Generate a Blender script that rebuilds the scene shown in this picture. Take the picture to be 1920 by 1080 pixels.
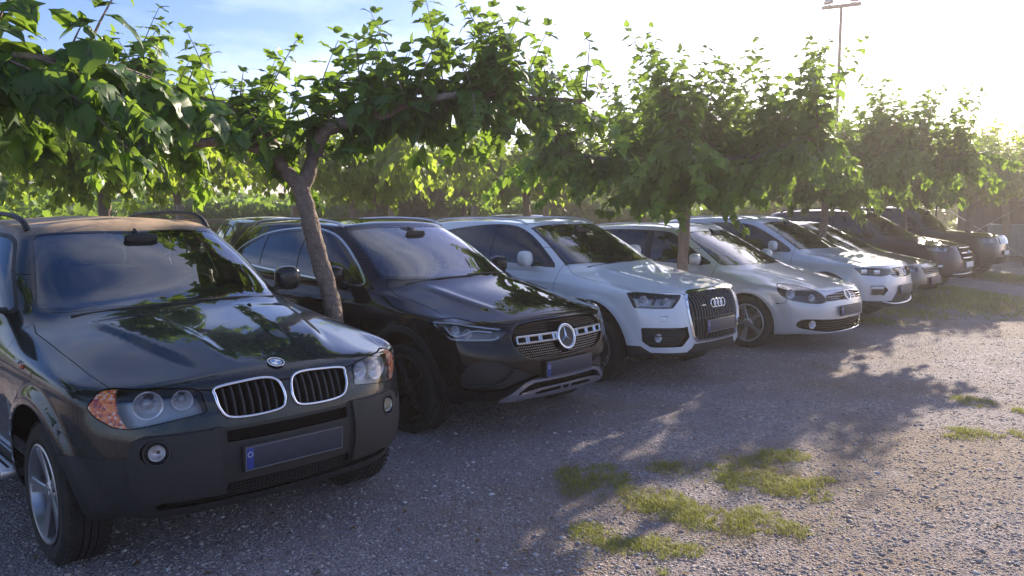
import bpy, bmesh, math, random
import numpy as np
from mathutils import Vector, Matrix
from mathutils.geometry import delaunay_2d_cdt

for o in list(bpy.data.objects):
    bpy.data.objects.remove(o)
SC = bpy.context.scene
COL = SC.collection
R = math.radians

# ------------------------------------------------------------------ camera
CAM_H, CAM_PITCH, CAM_F = 1.7055, 0.10127, 1488.5      # metres, radians, focal length in pixels of a 1920 px wide frame
cam_data = bpy.data.cameras.new('camera')
cam_data.sensor_fit = 'HORIZONTAL'
cam_data.sensor_width = 36.0
cam_data.lens = 36.0 * CAM_F / 1920.0
cam_data.clip_start = 0.05
cam_data.clip_end = 3000.0
cam = bpy.data.objects.new('camera', cam_data)
COL.objects.link(cam)
cam.location = (0, 0, CAM_H)
cam.rotation_euler = (math.pi / 2 - CAM_PITCH, 0, 0)
SC.camera = cam

# ------------------------------------------------------------------ sky and sun
SUN_AZ, SUN_EL = R(33.0), R(21.0)          # azimuth to the right of the viewing direction (+Y), elevation
SUN_DIR = Vector((math.sin(SUN_AZ) * math.cos(SUN_EL), math.cos(SUN_AZ) * math.cos(SUN_EL), math.sin(SUN_EL)))
world = bpy.data.worlds.new('World')
SC.world = world
world.use_nodes = True
wn, wl = world.node_tree.nodes, world.node_tree.links
wn.clear()
w_out = wn.new('ShaderNodeOutputWorld')
w_bg = wn.new('ShaderNodeBackground')
w_sky = wn.new('ShaderNodeTexSky')
w_sky.sky_type = 'NISHITA'
w_sky.sun_disc = False
w_sky.sun_elevation = SUN_EL
w_sky.sun_rotation = SUN_AZ
w_sky.altitude = 0
w_sky.air_density = 1.0
w_sky.dust_density = 0.7
w_sky.ozone_density = 3.2
w_bg.inputs['Strength'].default_value = 0.072
# thin, uneven high cloud over the whole sky
w_tc = wn.new('ShaderNodeTexCoord')
w_map = wn.new('ShaderNodeMapping')
w_map.inputs['Scale'].default_value = (1.0, 1.0, 3.2)
w_map.inputs['Location'].default_value = (12.71, 7.53, 15.97)
w_noise = wn.new('ShaderNodeTexNoise')
w_noise.inputs['Scale'].default_value = 1.7
w_noise.inputs['Detail'].default_value = 7
w_noise.inputs['Roughness'].default_value = 0.55
w_ramp = wn.new('ShaderNodeMapRange')
w_ramp.inputs['From Min'].default_value = 0.43
w_ramp.inputs['From Max'].default_value = 0.74
w_ramp.inputs['To Min'].default_value = 0.0
w_ramp.inputs['To Max'].default_value = 0.60
w_hsv = wn.new('ShaderNodeHueSaturation')
w_hsv.inputs['Saturation'].default_value = 0.12
w_hsv.inputs['Value'].default_value = 2.0
w_mix = wn.new('ShaderNodeMix')
w_mix.data_type = 'RGBA'
wl.new(w_tc.outputs['Generated'], w_map.inputs['Vector'])
wl.new(w_map.outputs[0], w_noise.inputs['Vector'])
wl.new(w_noise.outputs['Fac'], w_ramp.inputs['Value'])
w_sat = wn.new('ShaderNodeHueSaturation')
w_sat.inputs['Saturation'].default_value = 1.25
wl.new(w_sky.outputs[0], w_sat.inputs['Color'])
wl.new(w_sky.outputs[0], w_hsv.inputs['Color'])
wl.new(w_ramp.outputs[0], w_mix.inputs['Factor'])
w_tint = wn.new('ShaderNodeMix')
w_tint.data_type = 'RGBA'
w_tint.blend_type = 'MULTIPLY'
w_tint.inputs['Factor'].default_value = 1.0
w_tint.inputs['B'].default_value = (0.85, 0.74, 0.95, 1)
wl.new(w_sat.outputs[0], w_tint.inputs['A'])
wl.new(w_tint.outputs['Result'], w_mix.inputs['A'])
wl.new(w_hsv.outputs[0], w_mix.inputs['B'])
wl.new(w_mix.outputs['Result'], w_bg.inputs['Color'])
wl.new(w_bg.outputs[0], w_out.inputs['Surface'])

sun_data = bpy.data.lights.new('sun', 'SUN')
sun_data.energy = 3.0
sun_data.angle = R(0.6)
sun_data.color = (1.0, 0.86, 0.68)
sun = bpy.data.objects.new('sun', sun_data)
COL.objects.link(sun)
sun.rotation_euler = SUN_DIR.to_track_quat('Z', 'Y').to_euler()
sun.location = (20, 30, 20)

SC.view_settings.view_transform = 'Standard'
SC.view_settings.look = 'None'
SC.view_settings.gamma = 1.0
SC.view_settings.use_curve_mapping = False
SC.view_settings.exposure = 1.75
SC.cycles.use_denoising = True
SC.cycles.max_bounces = 8
SC.cycles.transparent_max_bounces = 12
SC.cycles.caustics_reflective = False
SC.cycles.caustics_refractive = False
SC.cycles.sample_clamp_indirect = 6.0

# ------------------------------------------------------------------ materials
MATS = {}


def nd(nt, kind, **kw):
    n = nt.nodes.new(kind)
    for k, v in kw.items():
        if k.startswith('_'):
            setattr(n, k[1:], v)
        else:
            n.inputs[k.replace('__', ' ')].default_value = v
    return n


def base_mat(name):
    m = bpy.data.materials.new(name)
    m.use_nodes = True
    nt = m.node_tree
    b = nt.nodes['Principled BSDF']
    MATS[name] = m
    return m, nt, b


def lk(nt, a, b):
    nt.links.new(a, b)


def mixcol(nt, fac, a, b):
    n = nt.nodes.new('ShaderNodeMix')
    n.data_type = 'RGBA'
    for sock, v in ((n.inputs['Factor'], fac), (n.inputs['A'], a), (n.inputs['B'], b)):
        if hasattr(v, 'links') or hasattr(v, 'is_linked'):
            nt.links.new(v, sock)
        else:
            sock.default_value = v if not isinstance(v, tuple) else (*v, 1.0)[:4]
    return n.outputs['Result']


def noise(nt, scale, detail=4, rough=0.55, coord='Object', dist=0.0):
    tc = nt.nodes.new('ShaderNodeTexCoord')
    n = nt.nodes.new('ShaderNodeTexNoise')
    n.inputs['Scale'].default_value = scale
    n.inputs['Detail'].default_value = detail
    n.inputs['Roughness'].default_value = rough
    n.inputs['Distortion'].default_value = dist
    nt.links.new(tc.outputs[coord], n.inputs['Vector'])
    return n.outputs['Fac']


def rng(nt, sock, a, b, c=0.0, d=1.0):
    n = nt.nodes.new('ShaderNodeMapRange')
    for k, v in zip(('From Min', 'From Max', 'To Min', 'To Max'), (a, b, c, d)):
        n.inputs[k].default_value = v
    nt.links.new(sock, n.inputs['Value'])
    return n.outputs[0]


def plain(name, col, rough=0.5, metal=0.0, spec=0.5, coat=0.0, var=0.12, vscale=9.0, bump=0.0, bscale=60.0, bdist=0.004):
    """A surface with slight uneven tone and gloss."""
    m, nt, b = base_mat(name)
    f = noise(nt, vscale)
    dark = tuple(c * (1 - var) for c in col)
    lite = tuple(min(1, c * (1 + var)) for c in col)
    lk(nt, mixcol(nt, f, dark, lite), b.inputs['Base Color'])
    lk(nt, rng(nt, noise(nt, vscale * 2.3), 0.3, 0.7, rough * 0.88, min(1, rough * 1.12)), b.inputs['Roughness'])
    b.inputs['Metallic'].default_value = metal
    b.inputs['Specular IOR Level'].default_value = spec
    b.inputs['Coat Weight'].default_value = coat
    b.inputs['Coat Roughness'].default_value = 0.04
    if bump:
        bn = nt.nodes.new('ShaderNodeBump')
        bn.inputs['Strength'].default_value = bump
        bn.inputs['Distance'].default_value = bdist
        lk(nt, noise(nt, bscale, 3), bn.inputs['Height'])
        lk(nt, bn.outputs[0], b.inputs['Normal'])
    return m


def paint(name, col, metal=0.0, rough=0.25, dust=0.25, dust_col=(0.16, 0.13, 0.105), spec=0.25, top_dust=0.0, coat_ior=1.5):
    """Clear-coated car paint with a thin uneven film of dust, thicker low down and on flat tops."""
    m, nt, b = base_mat(name)
    tc = nt.nodes.new('ShaderNodeTexCoord')
    sep = nt.nodes.new('ShaderNodeSeparateXYZ')
    lk(nt, tc.outputs['Object'], sep.inputs[0])
    low = rng(nt, sep.outputs['Z'], 0.25, 0.95, 1.0, 0.25)
    n1 = rng(nt, noise(nt, 3.5, 6, 0.65), 0.35, 0.75, 0.0, 1.0)
    n2 = rng(nt, noise(nt, 90, 2, 0.6), 0.52, 0.72, 0.0, 1.0)
    sp = nt.nodes.new('ShaderNodeMath'); sp.operation = 'MULTIPLY_ADD'
    lk(nt, n2, sp.inputs[0]); sp.inputs[1].default_value = 0.8; lk(nt, n1, sp.inputs[2])
    mu = nt.nodes.new('ShaderNodeMath'); mu.operation = 'MULTIPLY'
    lk(nt, sp.outputs[0], mu.inputs[0]); lk(nt, low, mu.inputs[1])
    mu2 = nt.nodes.new('ShaderNodeMath'); mu2.operation = 'MULTIPLY'; mu2.use_clamp = True
    lk(nt, mu.outputs[0], mu2.inputs[0]); mu2.inputs[1].default_value = dust
    fac = mu2.outputs[0]
    if top_dust:
        zz = rng(nt, sep.outputs['Z'], 1.50, 1.60, 0.0, 1.0)
        nn = rng(nt, noise(nt, 5.0, 6, 0.7), 0.25, 0.6, 0.35, 1.0)
        m3 = nt.nodes.new('ShaderNodeMath'); m3.operation = 'MULTIPLY'
        lk(nt, zz, m3.inputs[0]); lk(nt, nn, m3.inputs[1])
        m4 = nt.nodes.new('ShaderNodeMath'); m4.operation = 'MULTIPLY'; m4.inputs[1].default_value = top_dust
        lk(nt, m3.outputs[0], m4.inputs[0])
        m5 = nt.nodes.new('ShaderNodeMath'); m5.operation = 'MAXIMUM'
        lk(nt, fac, m5.inputs[0]); lk(nt, m4.outputs[0], m5.inputs[1])
        fac = m5.outputs[0]
    lk(nt, mixcol(nt, fac, col, dust_col), b.inputs['Base Color'])
    lk(nt, rng(nt, fac, 0, 1, rough, 0.75), b.inputs['Roughness'])
    if metal:
        lk(nt, rng(nt, fac, 0, 1, metal, 0.0), b.inputs['Metallic'])
    b.inputs['Specular IOR Level'].default_value = spec
    b.inputs['Coat IOR'].default_value = coat_ior
    lk(nt, rng(nt, fac, 0, 0.8, 1.0, 0.0), b.inputs['Coat Weight'])
    lk(nt, rng(nt, fac, 0, 0.7, 0.025, 0.4), b.inputs['Coat Roughness'])
    return m


def glass(name, tint, ior=1.55, dust=0.05):
    """Car window: clear coat reflection over a tinted see-through pane, a little dust."""
    m, nt, b = base_mat(name)
    nt.nodes.remove(b)
    out = nt.nodes['Material Output']
    tr = nt.nodes.new('ShaderNodeBsdfTransparent'); tr.inputs[0].default_value = (*tint, 1)
    gl = nt.nodes.new('ShaderNodeBsdfGlossy'); gl.inputs['Roughness'].default_value = 0.0
    gl.inputs[0].default_value = (1, 1, 1, 1)
    fr = nt.nodes.new('ShaderNodeFresnel'); fr.inputs[0].default_value = ior
    geo = nt.nodes.new('ShaderNodeNewGeometry')
    mx = nt.nodes.new('ShaderNodeMixShader')
    # two pane faces: reflection is about doubled at steep angles
    f2 = rng(nt, fr.outputs[0], 0.0, 0.55, 0.0, 0.78)
    lk(nt, f2, mx.inputs[0]); lk(nt, tr.outputs[0], mx.inputs[1]); lk(nt, gl.outputs[0], mx.inputs[2])
    df = nt.nodes.new('ShaderNodeBsdfDiffuse'); df.inputs[0].default_value = (0.35, 0.32, 0.28, 1)
    mx2 = nt.nodes.new('ShaderNodeMixShader')
    lk(nt, rng(nt, noise(nt, 6, 6, 0.7), 0.4, 0.8, dust * 0.3, dust), mx2.inputs[0])
    lk(nt, mx.outputs[0], mx2.inputs[1]); lk(nt, df.outputs[0], mx2.inputs[2])
    lk(nt, mx2.outputs[0], out.inputs['Surface'])
    return m


paint('green_black_paint', (0.006, 0.015, 0.019), rough=0.2, dust=0.11, top_dust=0.9, dust_col=(0.68, 0.49, 0.33), spec=0.05)  # real dust, its tone brightened and warmed to stand for sun on the roof
paint('black_paint', (0.004, 0.004, 0.006), rough=0.18, dust=0.02, spec=0.0, coat_ior=1.42)
paint('white_paint', (0.84, 0.85, 0.86), rough=0.3, dust=0.10)
paint('silver_paint', (0.62, 0.62, 0.62), metal=0.35, rough=0.36, dust=0.15)
paint('pale_silver_paint', (0.66, 0.68, 0.72), metal=0.25, rough=0.34, dust=0.12)
paint('bronze_paint', (0.17, 0.13, 0.105), metal=0.5, rough=0.35, dust=0.2)
paint('maroon_paint', (0.060, 0.028, 0.030), metal=0.25, rough=0.3, dust=0.2)
paint('dark_grey_paint', (0.025, 0.026, 0.03), metal=0.2, rough=0.3, dust=0.2)
plain('black_plastic', (0.022, 0.023, 0.024), rough=0.55, bump=0.15, bscale=300, var=0.25)
plain('grey_plastic', (0.016, 0.0175, 0.019), rough=0.6, bump=0.15, bscale=300, var=0.2)
plain('grille_grey', (0.13, 0.13, 0.135), rough=0.3, metal=0.6)
plain('gloss_black', (0.008, 0.008, 0.009), rough=0.12, coat=0.6)
plain('void_black', (0.006, 0.006, 0.006), rough=0.9, spec=0.1)
plain('rubber', (0.020, 0.019, 0.018), rough=0.82, var=0.35, vscale=14, bump=0.2, bscale=140)
plain('chrome', (0.80, 0.80, 0.82), rough=0.09, metal=1.0, var=0.04)
plain('satin_metal', (0.62, 0.63, 0.65), rough=0.3, metal=1.0, var=0.06)
plain('alloy', (0.42, 0.43, 0.45), rough=0.33, metal=0.85, var=0.1)
plain('dark_alloy', (0.05, 0.05, 0.055), rough=0.35, metal=0.7, var=0.1)
plain('brake_metal', (0.20, 0.18, 0.165), rough=0.45, metal=0.8, var=0.25)
plain('reflector', (0.92, 0.92, 0.94), rough=0.25, metal=0.55, var=0.03)
plain('light_bar', (0.86, 0.87, 0.90), rough=0.3, coat=0.4, var=0.02)
plain('lamp_grey', (0.34, 0.35, 0.37), rough=0.3, metal=0.3, var=0.1)
plain('lamp_mid', (0.11, 0.115, 0.125), rough=0.3, metal=0.2, var=0.1)
plain('lamp_dark', (0.03, 0.032, 0.035), rough=0.3, var=0.1)


def amber_material():
    """faceted indicator lens: orange with pale and red facets"""
    mt, nt, b = base_mat('amber_lens')
    tc = nt.nodes.new('ShaderNodeTexCoord')
    vo = nt.nodes.new('ShaderNodeTexVoronoi'); vo.inputs['Scale'].default_value = 75
    lk(nt, tc.outputs['Object'], vo.inputs['Vector'])
    sp = nt.nodes.new('ShaderNodeSeparateColor'); lk(nt, vo.outputs['Color'], sp.inputs[0])
    c1 = mixcol(nt, rng(nt, sp.outputs[0], .45, .55), (.62, .10, .012), (.80, .22, .03))
    c2 = mixcol(nt, rng(nt, sp.outputs[1], .72, .78), c1, (.72, .46, .34))
    c3 = mixcol(nt, rng(nt, sp.outputs[2], .80, .86), c2, (.30, .03, .02))
    lk(nt, c3, b.inputs['Base Color'])
    b.inputs['Roughness'].default_value = .2
    b.inputs['Coat Weight'].default_value = .8
    b.inputs['Coat Roughness'].default_value = .03
    bn = nt.nodes.new('ShaderNodeBump'); bn.inputs['Strength'].default_value = .6; bn.inputs['Distance'].default_value = .01
    lk(nt, vo.outputs['Distance'], bn.inputs['Height']); lk(nt, bn.outputs[0], b.inputs['Normal'])


amber_material()
plain('seat_fabric', (0.23, 0.225, 0.215), rough=0.85, var=0.1, bump=0.3, bscale=400)
plain('dark_fabric', (0.03, 0.03, 0.033), rough=0.85, var=0.15, bump=0.3, bscale=400)
plain('dashboard', (0.030, 0.030, 0.032), rough=0.7, var=0.12, bump=0.2, bscale=300)
plain('plate_dark', (0.026, 0.034, 0.055), rough=0.45, var=0.5, vscale=16)
plain('plate_blue', (0.02, 0.05, 0.26), rough=0.4)
plain('plate_edge', (0.17, 0.18, 0.21), rough=0.4)
plain('plate_white', (0.72, 0.72, 0.70), rough=0.4)
plain('badge_blue', (0.03, 0.22, 0.50), rough=0.2, coat=0.8)
plain('badge_white', (0.80, 0.80, 0.80), rough=0.2, coat=0.8)
glass('windscreen_glass', (0.62, 0.70, 0.70), ior=1.9, dust=0.018)
glass('side_glass', (0.14, 0.165, 0.17), ior=1.58, dust=0.05)
glass('dark_glass', (0.035, 0.038, 0.045), ior=1.58, dust=0.03)
glass('lamp_glass', (0.95, 0.96, 0.97), ior=1.42, dust=0.03)

# ------------------------------------------------------------------ mesh helpers
def new_obj(name, me, parent=None, loc=None):
    o = bpy.data.objects.new(name, me)
    COL.objects.link(o)
    if parent is not None:
        o.parent = parent
    if loc is not None:
        o.location = loc
    return o


def empty(name, loc=(0, 0, 0), rz=0.0, label=None, cat=None, group=None, kind=None):
    o = new_obj(name, None)
    o.location = loc
    o.rotation_euler = (0, 0, rz)
    o.empty_display_size = 0.1
    return tag(o, label, cat, group, kind)


def tag(o, label=None, cat=None, group=None, kind=None):
    for k, v in (('label', label), ('category', cat), ('group', group), ('kind', kind)):
        if v:
            o[k] = v
    return o


def mesh(name, V, F, mats, smooth=True, mi=None, normals=None):
    me = bpy.data.meshes.new(name)
    F2, mi2 = [], []
    for k, f in enumerate(F):
        g = tuple(dict.fromkeys(int(i) for i in f))
        if len(g) == len(f) and len(g) > 2:
            F2.append(g)
            if mi is not None:
                mi2.append(mi[k])
    mi = mi2 if mi is not None else None
    me.from_pydata([tuple(map(float, v)) for v in V], [], F2)
    for m in (mats if isinstance(mats, (list, tuple)) else [mats]):
        me.materials.append(MATS[m] if isinstance(m, str) else m)
    if mi is not None:
        me.polygons.foreach_set('material_index', list(mi))
    if smooth:
        me.polygons.foreach_set('use_smooth', [True] * len(me.polygons))
    me.update()
    if normals is not None:
        me.validate()
    if normals is not None and len(normals) == len(me.vertices):
        me.normals_split_custom_set_from_vertices([tuple(map(float, n)) for n in normals])
    return me


class MB:
    """Collects simple shapes into one mesh."""

    def __init__(s):
        s.V, s.F, s.M = [], [], []

    def add(s, V, F, m=0):
        o = len(s.V)
        s.V += [tuple(v) for v in V]
        s.F += [tuple(i + o for i in f) for f in F]
        s.M += [m] * len(F)

    def box(s, c, size, rot=None, bev=0.0, m=0):
        hx, hy, hz = (d / 2 for d in size)
        if bev > 0:
            b = min(bev, hx * .9, hy * .9, hz * .9)
            bm = bmesh.new()
            bmesh.ops.create_cube(bm, size=1)
            for v in bm.verts:
                v.co = Vector((v.co.x * 2 * hx, v.co.y * 2 * hy, v.co.z * 2 * hz))
            bmesh.ops.bevel(bm, geom=bm.edges[:], offset=b, segments=2, affect='EDGES', profile=0.6)
            V = [v.co.copy() for v in bm.verts]
            F = [[v.index for v in f.verts] for f in bm.faces]
            bm.free()
        else:
            V = [Vector((x * hx, y * hy, z * hz)) for z in (-1, 1) for y in (-1, 1) for x in (-1, 1)]
            F = [(0, 2, 3, 1), (4, 5, 7, 6), (0, 1, 5, 4), (2, 6, 7, 3), (0, 4, 6, 2), (1, 3, 7, 5)]
        if rot is not None:
            V = [rot @ v for v in V]
        c = Vector(c)
        s.add([v + c for v in V], F, m)

    def tube(s, pts, rad, n=8, m=0, cap=True, flat=1.0, up=(0, 0, 1)):
        pts = [Vector(p) for p in pts]
        rad = rad if hasattr(rad, '__len__') else [rad] * len(pts)
        V, F = [], []
        prev = None
        for i, p in enumerate(pts):
            t = (pts[min(i + 1, len(pts) - 1)] - pts[max(i - 1, 0)]).normalized()
            if prev is None:
                u = Vector(up)
                a = u - t * u.dot(t)
                if a.length < 1e-3:
                    a = Vector((1, 0, 0)) - t * t.x
            else:
                a = prev - t * prev.dot(t)
            a.normalize()
            prev = a
            b = t.cross(a)
            for k in range(n):
                an = 2 * math.pi * k / n
                V.append(p + (a * math.cos(an) * flat + b * math.sin(an)) * rad[i])
        for i in range(len(pts) - 1):
            for k in range(n):
                k2 = (k + 1) % n
                F.append((i * n + k, i * n + k2, (i + 1) * n + k2, (i + 1) * n + k))
        if cap:
            F.append(tuple(range(n))[::-1])
            F.append(tuple((len(pts) - 1) * n + k for k in range(n)))
        s.add(V, F, m)

    def lathe(s, prof, n=48, axis='y', m=0, closed=False):
        """prof: (radius, offset along axis)"""
        V, F = [], []
        for r, h in prof:
            for k in range(n):
                a = 2 * math.pi * k / n
                c, d = r * math.cos(a), r * math.sin(a)
                V.append((c, h, d) if axis == 'y' else ((c, d, h) if axis == 'z' else (h, c, d)))
        q = len(prof)
        for i in range(q if closed else q - 1):
            i2 = (i + 1) % q
            for k in range(n):
                k2 = (k + 1) % n
                F.append((i * n + k, i * n + k2, i2 * n + k2, i2 * n + k))
        s.add(V, F, m)

    def prism(s, poly, to3, d0, d1, m=0):
        """poly in 2D -> extruded between offsets d0,d1; to3(a,b,d) gives the 3D point"""
        n = len(poly)
        V = [to3(a, b, d0) for a, b in poly] + [to3(a, b, d1) for a, b in poly]
        F = [tuple(range(n))[::-1], tuple(range(n, 2 * n))]
        for i in range(n):
            j = (i + 1) % n
            F.append((i, j, n + j, n + i))
        s.add(V, F, m)

    def build(s, name, mats, parent=None, smooth=False, auto=None, loc=None):
        me = mesh(name, s.V, s.F, mats, smooth=smooth, mi=s.M)
        if auto:
            bm = bmesh.new(); bm.from_mesh(me)
            bmesh.ops.recalc_face_normals(bm, faces=bm.faces)
            for f in bm.faces:
                f.smooth = True
            for e in bm.edges:
                e.smooth = not (len(e.link_faces) == 2 and e.calc_face_angle(0) > R(auto))
            bm.to_mesh(me); bm.free()
        else:
            bm = bmesh.new(); bm.from_mesh(me)
            bmesh.ops.recalc_face_normals(bm, faces=bm.faces)
            bm.to_mesh(me); bm.free()
        return new_obj(name, me, parent, loc)


def catmull(pts, n=8, closed=False):
    pts = [Vector(p) for p in pts]
    q = len(pts)
    out = []
    for i in range(q if closed else q - 1):
        g = (lambda k: pts[k % q]) if closed else (lambda k: pts[min(max(k, 0), q - 1)])
        a, b, c, d = g(i - 1), g(i), g(i + 1), g(i + 2)
        for k in range(n):
            t = k / n
            out.append(.5 * ((2 * b) + (c - a) * t + (2 * a - 5 * b + 4 * c - d) * t * t + (3 * b - a - 3 * c + d) * t ** 3))
    if not closed:
        out.append(pts[-1])
    return out


def fillet(poly, r, seg=4):
    """round the corners of a closed 2D polygon; r may be a list"""
    q = len(poly)
    rr = r if hasattr(r, '__len__') else [r] * q
    out = []
    for i in range(q):
        p, a, b = (np.array(poly[k % q], float) for k in (i, i - 1, i + 1))
        da, db = a - p, b - p
        la, lb = np.linalg.norm(da), np.linalg.norm(db)
        d = min(rr[i], .45 * la, .45 * lb)
        if d < 1e-5:
            out.append(tuple(p)); continue
        s, e = p + da / la * d, p + db / lb * d
        for k in range(seg + 1):
            t = k / seg
            out.append(tuple((1 - t) ** 2 * s + 2 * t * (1 - t) * p + t * t * e))
    return out


def densify(poly, step):
    out = []
    q = len(poly)
    for i in range(q):
        a, b = np.array(poly[i], float), np.array(poly[(i + 1) % q], float)
        n = max(1, int(np.linalg.norm(b - a) / step))
        for k in range(n):
            out.append(tuple(a + (b - a) * k / n))
    return out


def grow(poly, d):
    """offset a closed 2D polygon outward by d"""
    P = np.array(poly, float)
    if np.sum(P[:, 0] * np.roll(P[:, 1], -1) - np.roll(P[:, 0], -1) * P[:, 1]) < 0:
        P = P[::-1]
    e0 = P - np.roll(P, 1, 0); e1 = np.roll(P, -1, 0) - P
    n0 = np.stack([e0[:, 1], -e0[:, 0]], 1); n1 = np.stack([e1[:, 1], -e1[:, 0]], 1)
    n0 /= np.linalg.norm(n0, axis=1, keepdims=True) + 1e-12
    n1 /= np.linalg.norm(n1, axis=1, keepdims=True) + 1e-12
    m = n0 + n1
    m /= np.maximum((m * m).sum(1, keepdims=True), .6) / 2
    return [tuple(p) for p in P + m * d]


def ribbon(line, w):
    """closed polygon of half width w round an open 2D polyline"""
    P = np.array(line, float)
    t = np.gradient(P, axis=0)
    t /= np.linalg.norm(t, axis=1, keepdims=True)
    n = np.stack([-t[:, 1], t[:, 0]], 1) * w
    return [tuple(p) for p in P + n] + [tuple(p) for p in (P - n)[::-1]]


def in_poly(pts, poly):
    P = np.array(poly); x, y = pts[:, 0], pts[:, 1]
    c = np.zeros(len(pts), bool)
    j = len(P) - 1
    for i in range(len(P)):
        xi, yi, xj, yj = P[i, 0], P[i, 1], P[j, 0], P[j, 1]
        if abs(yj - yi) > 1e-12:
            c ^= ((yi > y) != (yj > y)) & (x < (xj - xi) * (y - yi) / (yj - yi) + xi)
        j = i
    return c

# ------------------------------------------------------------------ car body shells
def spline_eval(C, n, periodic):
    """uniform cubic B-spline along axis 0, n samples a span"""
    m = len(C)
    out = []
    spans = m if periodic else m - 1
    if not periodic:
        C = np.concatenate([[2 * C[0] - C[1]], C, [2 * C[-1] - C[-2]]])
        g = lambda i: C[i + 1]
    else:
        g = lambda i: C[i % m]
    for s in range(spans):
        for k in range(n):
            t = k / n
            w = ((1 - t) ** 3 / 6, (3 * t ** 3 - 6 * t * t + 4) / 6, (-3 * t ** 3 + 3 * t * t + 3 * t + 1) / 6, t ** 3 / 6)
            out.append(w[0] * g(s - 1) + w[1] * g(s) + w[2] * g(s + 1) + w[3] * g(s + 2))
    if not periodic:
        s = spans - 1
        out.append((g(s) + 4 * g(s + 1) + g(s + 2)) / 6)
    return np.array(out)


def spline_fit(P, alpha, periodic):
    m = len(P)
    A = np.zeros((m, m))
    for i in range(m):
        if not periodic and i in (0, m - 1):
            A[i, i] = 1
            continue
        A[i, i] += 4 / 6; A[i, (i - 1) % m] += 1 / 6; A[i, (i + 1) % m] += 1 / 6
    C = np.linalg.solve(A, P.reshape(m, -1)).reshape(P.shape)
    return (1 - alpha) * P + alpha * C


NJ, NK = 15, 15


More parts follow.
